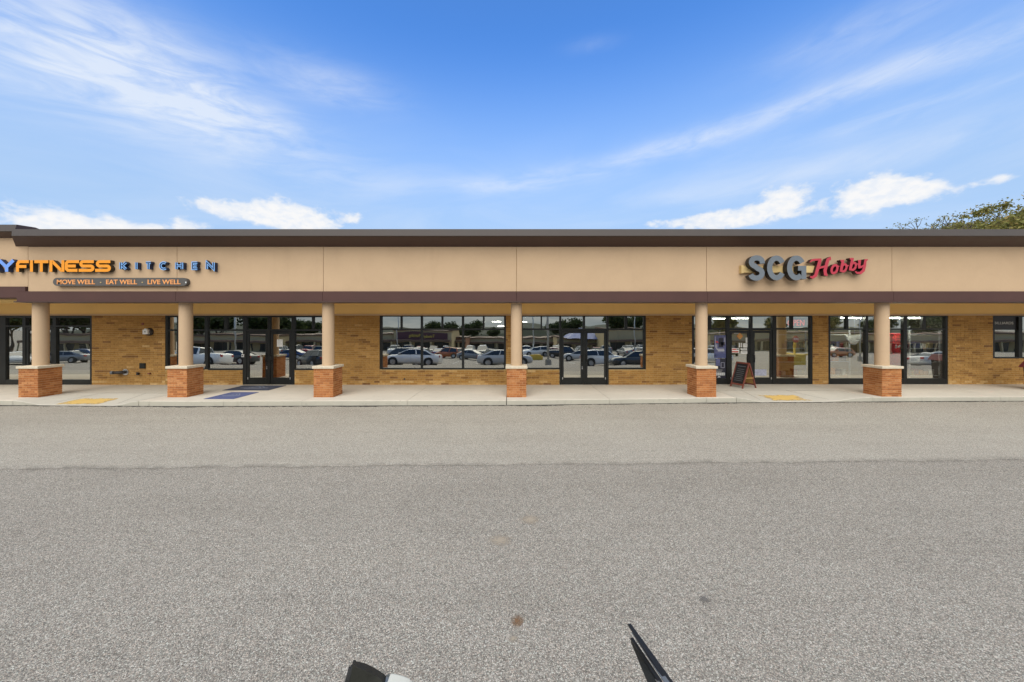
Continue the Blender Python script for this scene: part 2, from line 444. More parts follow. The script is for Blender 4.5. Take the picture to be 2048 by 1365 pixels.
# faded yellow kerb paint
m, t, b = mat('yellow_paint'); p = objcoord(t)
g = t.new('ShaderNodeTexCoord'); sp = t.new('ShaderNodeSeparateXYZ'); t.l.new(g.outputs['Generated'], sp.inputs[0])
ex = t.m('ABSOLUTE', t.m('SUBTRACT', sp.outputs[0], .5)); ey = t.m('ABSOLUTE', t.m('SUBTRACT', sp.outputs[1], .5))
edge = t.m('MAXIMUM', ex, ey); n = t.noise(p, 5, 6, .7).outputs['Fac']
al = t.ss(t.add(edge, t.mul(t.m('SUBTRACT', n, .5), .8)), .56, .30)
b.inputs['Base Color'].default_value = (.64, .42, .125, 1); b.inputs['Roughness'].default_value = .8
t.l.new(t.mul(al, .93), b.inputs['Alpha'])
# floor mats
def matmat(name, col):
    m, t, b = mat(name); p = objcoord(t); n = t.noise(p, 120, 3, .7).outputs['Fac']
    t.l.new(t.ramp(n, [(.3, tuple(x * .7 for x in col)), (.7, tuple(x * 1.2 for x in col))]), b.inputs['Base Color']); b.inputs['Roughness'].default_value = .95
matmat('mat_navy', (.050, .058, .095)); matmat('mat_blue', (.088, .105, .235)); matmat('mat_print', (.24, .27, .36))

# shop glass: coated, so it mirrors strongly and shows a little of the room
m, t, b = mat('shop_glass'); m.node_tree.nodes.remove(b)
p = objcoord(t)
bn = t.new('ShaderNodeBump'); bn.inputs['Strength'].default_value = .06; bn.inputs['Distance'].default_value = .02
t.l.new(t.noise(p, 1.6, 1, .4).outputs['Fac'], bn.inputs['Height'])
gl = t.new('ShaderNodeBsdfGlossy'); gl.inputs['Roughness'].default_value = 0.0; gl.inputs['Color'].default_value = (.98, .97, .88, 1)
t.l.new(bn.outputs[0], gl.inputs['Normal'])
tr = t.new('ShaderNodeBsdfTransparent'); tr.inputs['Color'].default_value = (.62, .66, .60, 1)
fr = t.new('ShaderNodeFresnel'); fr.inputs['IOR'].default_value = 1.5
fac = t.m('MINIMUM', t.add(.53, t.mul(fr.outputs[0], .9)), .95)
mx = t.new('ShaderNodeMixShader'); t.l.new(fac, mx.inputs[0]); t.l.new(tr.outputs[0], mx.inputs[1]); t.l.new(gl.outputs[0], mx.inputs[2])
t.l.new(mx.outputs[0], m.node_tree.nodes['Material Output'].inputs['Surface'])
# car glass and paint
m, t, b = mat('car_glass'); b.inputs['Base Color'].default_value = (.015, .018, .02, 1); b.inputs['Roughness'].default_value = .06; b.inputs['Specular IOR Level'].default_value = .8
m, t, b = mat('car_paint'); oi = t.new('ShaderNodeObjectInfo'); t.l.new(oi.outputs['Color'], b.inputs['Base Color'])
b.inputs['Roughness'].default_value = .3; b.inputs['Coat Weight'].default_value = .6; b.inputs['Coat Roughness'].default_value = .05
simple('tyre', (.016, .016, .016), .8); simple('rim', (.42, .43, .44), .3, .7, .1)
simple('tail_red', (.35, .02, .02), .3); simple('lamp_clear', (.65, .66, .68), .2)
emis('neon_red', (1.0, .10, .09), .75); emis('tube_light', (1.0, .97, .90), 15.0); emis('bright_tube', (1.0, .97, .90), 80.0)
# foliage
def leafmat(name, stops):
    m, t, b = mat(name)
    a = t.new('ShaderNodeAttribute', attribute_name='tint')
    t.l.new(t.ramp(a.outputs['Fac'], stops), b.inputs['Base Color']); b.inputs['Roughness'].default_value = .65
    b.inputs['Specular IOR Level'].default_value = .25
    tl = t.new('ShaderNodeBsdfTranslucent'); t.l.new(t.ramp(a.outputs['Fac'], stops), tl.inputs['Color'])
    mx = t.new('ShaderNodeMixShader'); mx.inputs[0].default_value = .3
    t.l.new(b.outputs[0], mx.inputs[1]); t.l.new(tl.outputs[0], mx.inputs[2])
    t.l.new(mx.outputs[0], m.node_tree.nodes['Material Output'].inputs['Surface'])
leafmat('leaf_olive', [(.02, (.11, .115, .038)), (.35, (.20, .195, .050)), (.7, (.27, .245, .062)), (.98, (.36, .25, .095))])
leafmat('leaf_dark', [(.02, (.018, .032, .012)), (.5, (.040, .062, .018)), (.98, (.070, .095, .025))])
simple('bark', (.085, .065, .048), .9, 0, .25, 20, .6, 40)
simple('hill_green', (.018, .026, .011), .95, 0, .6, .35)
# far shops
stucco('far_stucco', (.48, .38, .22)); simple('maroon_board', (.085, .022, .035), .5); simple('far_brown', (.14, .085, .055), .7)
simple('far_dark', (.02, .022, .022), .25); simple('sign_yellow', (.60, .44, .07), .5); simple('blue_roof', (.07, .11, .30), .5)
simple('far_brick', (.28, .13, .07), .9, 0, .2, 8); simple('pole_grey', (.42, .43, .42), .5, .3); simple('safety_yellow', (.60, .40, .055), .6)
simple('stop_red', (.38, .025, .03), .5)

# ================================================================== ground
def lot_z(x, y):
    z = .035 * smooth(4, 15.0, x) * smooth(4.0, 10.5, y)
    z -= .045 * max(0, 11.05 - max(y, 2.0))
    if y < 2.0:
        q = min(2.0 - y, 10.0); z -= .13 * q
        if y < -8: z -= .045 * min(-8 - y, 110)
    return z
def axis(vals):
    out = []
    for a, b, n_ in vals:
        out += [a + (b - a) * i / n_ for i in range(n_)]
    out.append(vals[-1][1]); return out
xs = axis([(-900, -60, 6), (-60, -20, 5), (-20, 20, 60), (20, 60, 5), (60, 900, 6)])
ys = axis([(-900, -80, 5), (-80, -20, 6), (-20, 0, 40), (0, 12, 30), (12, 40, 4), (40, 900, 5)])
mb = MB()
mb.v = [(x, y, lot_z(x, y)) for y in ys for x in xs]
nx = len(xs)
for j in range(len(ys) - 1):
    for i in range(nx - 1):
        mb.f.append((j * nx + i, j * nx + i + 1, (j + 1) * nx + i + 1, (j + 1) * nx + i)); mb.mi.append(0); mb.tint.append(0)
tag(mb.build('parking_lot', 'asphalt_old', smooth_=True), kind='structure')

def curb_y(x):
    pts = [(-60, 11.05), (-16, 11.05), (-10, 10.92), (0, 11.05), (6, 11.38), (18, 11.52), (60, 11.52)]
    for (a, ya), (b_, yb) in zip(pts, pts[1:]):
        if a <= x <= b_: return ya + (yb - ya) * (x - a) / (b_ - a)
    return 11.3
# resurfaced lane along the kerb, a few millimetres above the old asphalt
mb = MB(); prev = None
lx = axis([(-120, -20, 10), (-20, 20, 800), (20, 120, 10)])
def seam_y(x): return 6.83 + .021 * max(-20, min(20, x)) + .02 * math.sin(x * 2.1) + .014 * math.sin(x * 5.3 + 1) + .010 * math.sin(x * 17.3) + .008 * math.sin(x * 31 + 2)
rowy = [0, .15, .35, .55, .75, .9, 1.0]
for x in lx:
    y0, y1 = seam_y(x), curb_y(x) - .02
    col = [(x, y0 + (y1 - y0) * q, lot_z(x, y0 + (y1 - y0) * q) + .004 + (.003 if 0 < q < 1 else 0)) for q in rowy]
    if prev:
        for k in range(len(rowy) - 1): mb.quad(prev[k], col[k], col[k + 1], prev[k + 1])
    prev = col
tag(mb.build('drive_lane', 'asphalt_lane', fixn=False), kind='structure')
m, t, b = mat('seam_dirt'); p = objcoord(t)
g = t.new('ShaderNodeTexCoord'); sp = t.new('ShaderNodeSeparateXYZ'); t.l.new(g.outputs['UV'], sp.inputs[0])
b.inputs['Base Color'].default_value = (.15, .135, .115, 1); b.inputs['Roughness'].default_value = .95
at_ = t.new('ShaderNodeAttribute', attribute_name='across')
al = t.mul(t.m('SUBTRACT', 1.0, t.m('ABSOLUTE', at_.outputs['Fac'])), t.ss(t.noise(p, 3.5, 6, .7).outputs['Fac'], .35, .7), .30)
t.l.new(al, b.inputs['Alpha'])
mb = MB(); ac = []; prev = None; x = -18.0
while x < 18:
    w = .14; y = seam_y(x) + .02
    col = [(x, y + w * q, lot_z(x, y + w * q) + .0085) for q in (-1, -.5, 0, .5, 1)]
    mb.v += col; ac += [-1, -.5, 0, .5, 1]
    n_ = len(mb.v)
    if prev is not None:
        for k in range(4): mb.f.append((n_ - 10 + k, n_ - 5 + k, n_ - 4 + k, n_ - 9 + k)); mb.mi.append(0); mb.tint.append(0)
    prev = col; x += .1
me = mb.mesh('seam_dirt', 'seam_dirt', fixn=False); a_ = me.attributes.new('across', 'FLOAT', 'POINT'); a_.data.foreach_set('value', ac)
tag(link('seam_dirt', me), kind='structure')

# stains on the asphalt (flat marks)
m, t, b = mat('rust_stain'); p = objcoord(t)
g = t.new('ShaderNodeTexCoord'); dd = t.new('ShaderNodeVectorMath', operation='DISTANCE'); t.l.new(g.outputs['Generated'], dd.inputs[0]); dd.inputs[1].default_value = (.5, .5, 0)
sp = t.new('ShaderNodeSeparateXYZ'); t.l.new(g.outputs['Generated'], sp.inputs[0])
rr = t.m('SQRT', t.add(t.m('POWER', t.m('SUBTRACT', sp.outputs[0], .5), 2.0), t.m('POWER', t.m('SUBTRACT', sp.outputs[1], .5), 2.0)))
n = t.noise(p, 45, 5, .7).outputs['Fac']
b.inputs['Base Color'].default_value = (.19, .10, .045, 1); b.inputs['Roughness'].default_value = .9
t.l.new(t.mul(t.ss(t.add(rr, t.mul(t.m('SUBTRACT', n, .5), .8)), .45, .05), .75), b.inputs['Alpha'])
m2 = m.copy(); m2.name = 'oil_stain'; M['oil_stain'] = m2
m2.node_tree.nodes['Principled BSDF'].inputs['Base Color'].default_value = (.15, .135, .12, 1)
m3 = m.copy(); m3.name = 'tan_stain'; M['tan_stain'] = m3
m3.node_tree.nodes['Principled BSDF'].inputs['Base Color'].default_value = (.375, .31, .235, 1)
for (px, py, w, h, mm, lab) in [(1035, 1243, .09, .10, 'rust_stain', 'rust brown stain on the asphalt near the bottom centre'),
                                (1027, 1278, .06, .05, 'tan_stain', 'faint second rust stain just below the darker one'),
                                (1000, 1081, .20, .16, 'tan_stain', 'pale orange patch on the asphalt in the middle of the lot'),
                                (1060, 1040, .20, .16, 'tan_stain', 'pale tan patch on the asphalt above the orange one'),
                                (1409, 1200, .09, .08, 'oil_stain', 'small dark oil spot on the asphalt right of centre')]:
    Y = (CAM_H + .045 * 11.05) / ((py - CY) / F + .045); X = PX(px, Y)
    o = MB(); o.quad((-w, -h, 0), (w, -h, 0), (w, h, 0), (-w, h, 0))
    o = o.build('ground_stain', mm); o.location = (X, Y, lot_z(X, Y) + .004); o.rotation_euler.x = math.atan(.045); tag(o, lab, 'stain')

# ================================================================== sidewalk
YW = 13.95          # brick face
SW = .16
def ramp_drop(x, y):
    d = 0
    for a0, a1, b1, b0 in ((-15.3, -14.3, -12.15, -11.35), (7.1, 8.0, 9.9, 11.47)):
        if a0 < x < b0:
            k = smooth(a0, a1, x) if x < a1 else (1 - smooth(b1, b0, x) if x > b1 else 1.0)
            cy = curb_y(x); q = 1 - smooth(0, 1, (y - cy) / 1.2) if y < cy + 1.2 else 0
            q = max(0, 1 - (y - cy) / 1.2)
            d = max(d, k * q)
    return d
def walk_z(x, y):
    cy = curb_y(x); base = SW + .02 * smooth(4, 9, x)
    low = lot_z(x, cy) + .025
    d = ramp_drop(x, y)
    return base * (1 - d) + low * d
walk = tag(link('sidewalk', MB().mesh('sidewalk', 'dark_joint')), kind='structure')
# base under the slabs, seen as the dark of the joints
mb = MB(); prev = None
for x in axis([(-60, -16, 8), (-16, 16, 128), (16, 60, 8)]):
    col = []
    for q in (0, .12, .25, .4, .55, .7, 1):
        y = curb_y(x) + .03 + (YW + .1 - curb_y(x) - .03) * q; col.append((x, y, walk_z(x, y) - .03))
    low = (x, curb_y(x) + .03, -.1); col = [low] + col
    if prev:
        for k in range(len(col) - 1): mb.quad(prev[k], col[k], col[k + 1], prev[k + 1])
    prev = col
walk.data = mb.mesh('sidewalk', 'dark_joint', fixn=False)
joints = [-40, -30, -24, -20, -17.6, -15.3, -11.35, -11.03, -8.76, -6.4, -3.2, -.17, 3.04, 6.15, 7.1, 11.47, 13.05, 15.6, 18.6, 22, 28, 40]
GAP = .009
for a, b_ in zip(joints, joints[1:]):
    ramp = abs(a + 15.3) < .01 or abs(a - 7.1) < .01
    g0 = GAP * (2.4 if a in (-.17, 7.1) else 1); g1 = GAP * (2.4 if b_ in (-.17, -11.35) else .9)
    xa, xb = a + g0 / 2, b_ - g1 / 2
    mb = MB(); n_ = max(2, int((xb - xa) / .25)); prev = None
    for i in range(n_ + 1):
        x = xa + (xb - xa) * i / n_; cy = curb_y(x)
        yy = [cy] + [cy + .012] + [cy + d for d in (.15, .4, .7, .95, 1.1, 1.2, 1.4)] + [YW + .05]
        top = [(x, y, walk_z(x, y) - (.012 if k == 0 else 0)) for k, y in enumerate(yy)]
        col = [(x, cy - .006, -.12)] + top
        if prev:
            for k in range(len(col) - 1):
                mb.quad(prev[k], col[k], col[k + 1], prev[k + 1], 1 if k == 0 else 0)
        else:
            for k in range(1, len(col) - 1): mb.quad(col[k], col[k + 1], (x, col[k + 1][1], -.12), (x, col[k][1], -.12), 1)
        prev = col
    for k in range(1, len(prev) - 1): mb.quad(prev[k], prev[k + 1], (prev[k + 1][0], prev[k + 1][1], -.12), (prev[k][0], prev[k][1], -.12), 1)
    o = mb.build('paving_slab', ['concrete_ramp' if ramp else 'concrete', 'curb_concrete'], walk, fixn=False)
# scored lines on the ramps
mb = MB()
def score(x0, y0, x1, y1, w=.010):
    d = Vector((x1 - x0, y1 - y0, 0)); n_ = max(2, int(d.length / .2)); s = Vector((-d.y, d.x, 0)).normalized() * w / 2
    for i in range(n_):
        p0 = Vector((x0, y0, 0)) + d * i / n_; p1 = Vector((x0, y0, 0)) + d * (i + 1) / n_
        q = [p0 - s, p1 - s, p1 + s, p0 + s]
        mb.quad(*[(v.x, v.y, walk_z(v.x, v.y) + .004) for v in q])
score(8.0, 11.6, 8.05, 12.65); score(7.2, 12.65, 11.3, 12.6); score(10.2, 11.6, 9.6, 12.6); score(-14.3, 11.25, -13.9, 12.25); score(-15.1, 12.25, -11.4, 12.2); score(-12.2, 11.15, -12.4, 12.2)
mb.build('score_line', 'dark_joint', walk, fixn=False)
# broken dark gap where the kerb meets the asphalt, with crumbs
mb = MB(); prev = None; x = -20.0
while x < 22:
    cy = curb_y(x); w = .05 + .06 * max(0, math.sin(x * 1.7) * math.sin(x * .63 + 1)) + random.uniform(-.03, .04)
    col = [(x, cy - .004 - w, lot_z(x, cy) + .010), (x, cy - .004, lot_z(x, cy) + .013)]
    if prev: mb.quad(prev[0], col[0], col[1], prev[1])
    prev = col; x += .06
tag(mb.build('kerb_gap', 'dark_joint', fixn=False), kind='structure')
mb = MB()
for i in range(520):
    x = random.uniform(-17, 18); cy = curb_y(x)
    y = cy - abs(random.gauss(.05, .05)) - .012 if random.random() < .7 else random.uniform(2.5, cy - .1)
    s = random.uniform(.006, .019) * (1.0 if y > 9 else .6); z = lot_z(x, y) + .008
    a = random.uniform(0, 6.28)
    pts = [(x + s * random.uniform(.7, 1.4) * math.cos(a + k * 2.09), y + s * random.uniform(.7, 1.3) * math.sin(a + k * 2.09), z) for k in range(3)]
    top = (x, y, z + s * .8); mi = 0 if random.random() < .6 else 1
    for k in range(3): mb.tri(pts[k], pts[(k + 1) % 3], top, mi)
tag(mb.build('gravel_crumbs', ['plinth_concrete', 'bark'], fixn=False), 'loose stone crumbs and dry leaf bits along the kerb and lot', 'gravel', kind='stuff')

# ---- yellow paint on the two kerb ramps
def paint_patch(xa, xb, ya, yb, skew, label):
    mb = MB(); n_ = 10; cx, cy = (xa + xb) / 2, ya
    P = lambda i, j: (xa + (xb - xa) * i / n_ + skew * (j / n_), ya + (yb - ya) * j / n_)
    for i in range(n_):
        for j in range(n_):
            q = [P(i, j), P(i + 1, j), P(i + 1, j + 1), P(i, j + 1)]
            mb.quad(*[(u, v, walk_z(u, v) + .005) for u, v in q])
    tag(mb.build('painted_patch', 'yellow_paint', fixn=False), label, 'road marking', 'yellow ramp markings')
paint_patch(8.38, 9.6, 11.50, 12.1, -.15, 'worn yellow paint patch on the right kerb ramp, near the folding sign')
paint_patch(-14.05, -12.75, 11.05, 11.65, .12, 'worn yellow paint patch on the left kerb ramp, beside the corner pier')

# ================================================================== building
B = thing('strip_mall', 'long one storey tan stucco and brick strip of shops with a covered walk', 'building', (0, YW, 0))
def part(mb, name, mats, parent=None, **kw):
    o = mb.build(name, mats, None, **kw); o.parent = parent or B
    if parent is None: o.matrix_parent_inverse = Matrix.Translation(-Vector(B.location))
    return o
YF = 11.50
XL, XR = -25.0, 27.0
Zst0, Zst1 = PZ(583.5, YF), PZ(494, YF)
XSTEP = PX(50, YF)
piers = [PX(q, YF) for q in (56, 354, 646.6, 1033, 1413, 1784)]
jx = [XL, -20.0] + piers + [18.1, XR]
# stucco panels of the front fascia; the left bay sits a little higher
for a, b_ in zip(jx, jx[1:]):
    left = b_ < piers[0] + .1
    z0, z1 = (Zst0, Zst1) if not left else (PZ(574, YF), PZ(481, YF))
    mb = MB(); mb.box(a + .005, b_ - .005, YF, YF + .12, z0, z1)
    if a == piers[0]: pass
    bevel(part(mb, 'stucco_panel', 'stucco'), .008)
# filler behind the joints
mb = MB(); mb.box(XL, XR, YF + .06, YF + .30, Zst0 - .05, Zst1 + .3); part(mb, 'panel_backing', 'soffit_stucco')
# brown beam under the fascia
Zb0, Zb1 = PZ(603, (YF - .05)), Zst0
for a, b_ in zip(jx, jx[1:]):
    left = b_ < piers[0] + .1
    mb = MB()
    if left: mb.box(a + .003, b_ - .05, (YF - .03), (YF + .47), PZ(596, YF - .03), PZ(573.5, YF - .03))
    else:
        x0 = a + .003 if a > piers[0] + .1 else PX(33, (YF - .05))
        mb.box(x0, b_ - .003, (YF - .05), (YF + .47), Zb0, Zb1 + .001)
        if a < piers[0] + .1: mb.box(x0, PX(50, (YF - .055)), (YF - .055), (YF + .46), Zb1 - .002, PZ(573.5, (YF - .055)))
    bevel(part(mb, 'beam', 'brown_metal'), .006)
mb = MB(); mb.box(PX(33, YF), XR, YF - .07, (YF + .48), Zb0 - .035, Zb0 - .001); part(mb, 'drip_edge', 'dark_brown_metal')
# roof cap: sloping dark underside, grey metal front
def cap(xa, xb, dz, name, end_left=False, end_right=False, dy=0.0):
    yo = YF - .42
    za, zb, zc = Zst1 + dz, PZ(473.5, yo) + dz, PZ(458.5, yo) + dz
    prof = [(YF + .02, za), (yo, zb), (yo - .02, zb - .004), (yo - .05, zb + .01), (yo + .01, zc), (yo + .45, zc + .03), (YF + .35, zc - .05), (YF + .3, za)]
    prof = [(y + dy, z) for y, z in prof]
    mi = [1, 1, 0, 0, 0, 2, 2, 2]
    mb = MB(); k = len(prof)
    def xoff(y, s): return s * max(0.0, (YF + dy) - y)
    L = [(xa + (xoff(y, 1.15) if end_left else 0), y, z) for y, z in prof]; Rr = [(xb + (xoff(y, .55) if end_right else 0), y, z) for y, z in prof]
    for i in range(k):
        j = (i + 1) % k; mb.quad(L[i], Rr[i], Rr[j], L[j], mi[i])
    n = len(mb.v); mb.v += L; mb.f.append(tuple(n + i for i in range(k))); mb.mi.append(1); mb.tint.append(0)
    n = len(mb.v); mb.v += Rr; mb.f.append(tuple(n + i for i in range(k))); mb.mi.append(1); mb.tint.append(0)
    return part(mb, name, ['cap_metal', 'dark_brown_metal', 'roof_membrane'])
cap(PX(30, YF), XR, 0.0, 'roof_cap', end_left=True)
cap(XL, PX(31, YF - .26), PZ(446.5, YF - .11) - PZ(458.5, YF - .11), 'roof_cap', dy=.18)
mb = MB(); mb.box(PX(30, YF) - .6, PX(30, YF), YF + .02, YF + .3, Zst1 - .1, Zst1 + .3); part(mb, 'panel_backing', 'stucco')
# cap seams
# soffit over the walk and bulkhead above the shopfronts
ZH = PZ(631.5, YW)
ZSOF = Zb0 + .07
mb = MB(); mb.box(XL, XR, (YF + .47), YW - .02, ZSOF, ZSOF + .07); part(mb, 'soffit', 'soffit_stucco')
mb = MB(); mb.box(XL, XR, YW - .055, YW + .2, ZH + .06, ZSOF); part(mb, 'bulkhead', 'soffit_stucco')
mb = MB(); mb.box(XL, XR, YW - .075, YW + .2, ZH, ZH + .06); part(mb, 'bulkhead_trim', 'stucco')
# shell: roof, back and ends, room inside
ZROOF = Zst1 + .1
mb = MB(); mb.box(XL, XR, YF + .3, 27.0, ZROOF, ZROOF + .12); part(mb, 'roof', 'roof_membrane')
mb = MB(); mb.box(XL, XR, 27.0, 27.25, -.05, ZROOF + .25); part(mb, 'rear_wall', 'mortar_gold')
for x in (XL, XR):
    mb = MB(); mb.box(x - .12, x + .12, YF + .3, 27.0, -.05, ZROOF + .2); part(mb, 'end_wall', 'mortar_gold')
FLOOR = SW + .005
mb = MB(); mb.box(XL, XR, YW + .12, 21, FLOOR - .1, FLOOR); part(mb, 'interior_floor', 'interior_floor')
mb = MB(); mb.box(XL, XR, YW + .2, 21, 2.96, 3.04); part(mb, 'interior_ceiling', 'interior_ceiling')
for (a, b_, mm, y) in ((XL, -16.3, 'interior_wall', 19), (-13.1, -5.9, 'interior_wall', 19.5), (-5.8, 6.0, 'interior_wall', 20.5), (6.1, 17.5, 'yellow_wall', 18.0), (17.6, XR, 'interior_wall', 18), (-16.2, -13.2, 'interior_wall', 19)):
    mb = MB(); mb.box(a, b_, y, y + .1, FLOOR, 2.96); part(mb, 'interior_wall', mm)
for x in (-16.25, -13.15, -5.85, 6.05, 17.55):
    mb = MB(); mb.box(x - .05, x + .05, YW + .25, 20.6, FLOOR, 2.96); part(mb, 'partition', 'interior_wall')

# ---- brick wall pieces
def wx(px): return PX(px, YW)
SILL = PZ(739.5, YW)
SILL_G = PZ(717, YW)
zb = SW - .02
wall_rects = []          # x0, x1, z0, z1
def W(p0, p1, z0, z1): wall_rects.append((wx(p0), wx(p1), z0, z1))
W(183.5, 330, zb, ZH); W(330, 485, zb, SILL); W(589, 655, zb, SILL); W(655, 759, zb, ZH); W(759, 1012, zb, SILL)
W(1012, 1044, zb, ZH); W(1044, 1119, zb, SILL); W(1217.6, 1292, zb, SILL); W(1292, 1384, zb, ZH); W(1625.5, 1657, zb, ZH)
W(1896.5, 1986, zb, ZH); W(1986, 2120, zb, SILL_G); W(2120, 2300, zb, ZH); W(-560, -300, zb, ZH)
walls = []
for x0, x1, z0, z1 in wall_rects:
    mb = MB(); mb.box(x0 + .001, x1 - .001, YW + .009, YW + .2, z0, z1); walls.append(part(mb, 'brick_wall', 'mortar_gold'))
CH, BL, J = .0812, .305, .011
bricks = []
for wi, (x0, x1, z0, z1) in enumerate(wall_rects):
    k = 0
    zc = SW
    while zc < z1 - .02:
        h = min(CH, z1 - zc) - J
        off = (int(round((zc - SW) / CH)) % 2) * BL / 2
        i0 = math.floor((x0 - off) / BL)
        xx = i0 * BL + off
        while xx < x1:
            a, b_ = max(xx, x0 + .002), min(xx + BL - J, x1 - .002)
            if b_ - a > .03 and h > .02:
                row = (zc - SW) / CH
                tn = min(.98, max(.03, random.gauss(.50, .16)))
                if random.random() < .055: tn = random.uniform(.02, .14)
                if row < 1.2 and random.random() < .35: tn = random.uniform(.85, .98)
                bricks.append((a, b_, zc, zc + h, tn, wi))
            xx += BL
        zc += CH
full = [q for q in bricks if q[1] - q[0] > BL - J - .003 and abs(q[3] - q[2] - (CH - J)) < 1e-4]
def vis(q):
    cx, cz = (q[0] + q[1]) / 2, (q[2] + q[3]) / 2
    u = CX + cx / YW * F
    hid = 0
    for p_ in piers:
        pc = CX + p_ / (YF + .2) * F
        if abs(u - pc) < 40 and cz < 1.1: hid = 1
    return hid * 1000 + abs(cx + 1.0)
full.sort(key=vis)
chosen = set(full[:300])
variants = []
for k in range(14):
    mb = MB(); mb.box(-(BL - J) / 2, (BL - J) / 2, 0, .03, 0, CH - J, t=0.04 + .93 * k / 13)
    variants.append((0.04 + .93 * k / 13, mb.mesh('brick', 'brick_gold')))
rest = MB()
for q in bricks:
    a, b_, z0, z1, tn, wi = q
    jog = random.uniform(-.0025, .0025)
    if q in chosen:
        me = min(variants, key=lambda v: abs(v[0] - tn))[1]
        o = link('brick', me, walls[wi], ((a + b_) / 2, YW + jog, z0))
    else: rest.box(a, b_, YW + jog, YW + .03, z0, z1, t=tn)
o = part(rest, 'brick_courses', 'brick_gold', fixn=False); o['kind'] = 'stuff'

# ---- columns on brick piers
PW, PD = .63, .63
CHR, BLR, JR = .0663, .2035, .0125
rv_ = []
for k in range(6):
    mb = MB(); mb.box(-(BLR - JR) / 2, (BLR - JR) / 2, 0, .03, 0, CHR - JR, t=.06 + .9 * k / 5); rv_.append(mb.mesh('brick', 'brick_red'))
rh_ = []
for k in range(4):
    mb = MB(); mb.box(-(BLR / 2 - JR) / 2, (BLR / 2 - JR) / 2, 0, .03, 0, CHR - JR, t=.1 + .8 * k / 3); rh_.append(mb.mesh('brick', 'brick_red'))
for ci, cx in enumerate(piers):
    cy = YF + PD / 2; zg = walk_z(cx, YF); top = PZ(738, YF)
    mb = MB(); mb.box(cx - PW / 2 + .009, cx + PW / 2 - .009, YF + .009, YF + PD - .009, zg - .15, top)
    col = part(mb, 'column', 'mortar_red')
    kids = []
    nrow = int((top - zg) / CHR)
    CHx = (top - zg + .004) / nrow
    for r in range(nrow):
        z = zg + r * CHx + .003
        for face in range(4):
            # front, right, left, back
            ln = PW if face in (0, 3) else PD
            st = 0.0 if (r + face) % 2 else -BLR / 2
            s = st
            while s < ln - .03:
                a, b_ = max(s, 0) + JR / 2, min(s + BLR, ln) - JR / 2
                if b_ - a > .04:
                    mid = (a + b_) / 2 - ln / 2
                    if face == 0: loc, rz = (cx + mid, YF, z), 0
                    elif face == 3: loc, rz = (cx - mid, YF + PD, z), math.pi
                    elif face == 1: loc, rz = (cx + PW / 2, cy + mid, z), math.pi / 2
                    else: loc, rz = (cx - PW / 2, cy - mid, z), -math.pi / 2
                    fulll = b_ - a > BLR - JR - .002
                    ob = link('brick', random.choice(rv_ if fulll else rh_), col, loc, (0, 0, rz))
                    if not fulll: ob.scale.x = (b_ - a) / (BLR / 2 - JR)
                s += BLR
    mb = MB(); mb.box(cx - PW / 2 - .035, cx + PW / 2 + .035, YF - .035, YF + PD + .035, top, top + .082)
    o = bevel(mb.build('pier_cap', 'cap_stone', col), .012)
    mb = MB(); seg = 40; zs = [top + .082, 2.0, Zb0 - .03]
    n0 = 0
    for z in zs:
        mb.v += [(cx + .181 * math.cos(2 * math.pi * k / seg), cy + .181 * math.sin(2 * math.pi * k / seg), z) for k in range(seg)]
    for i in range(len(zs) - 1):
        for k in range(seg):
            mb.f.append((i * seg + k, i * seg + (k + 1) % seg, (i + 1) * seg + (k + 1) % seg, (i + 1) * seg + k)); mb.mi.append(0); mb.tint.append(0)
    mb.build('shaft', 'column_stucco', col, smooth_=True)

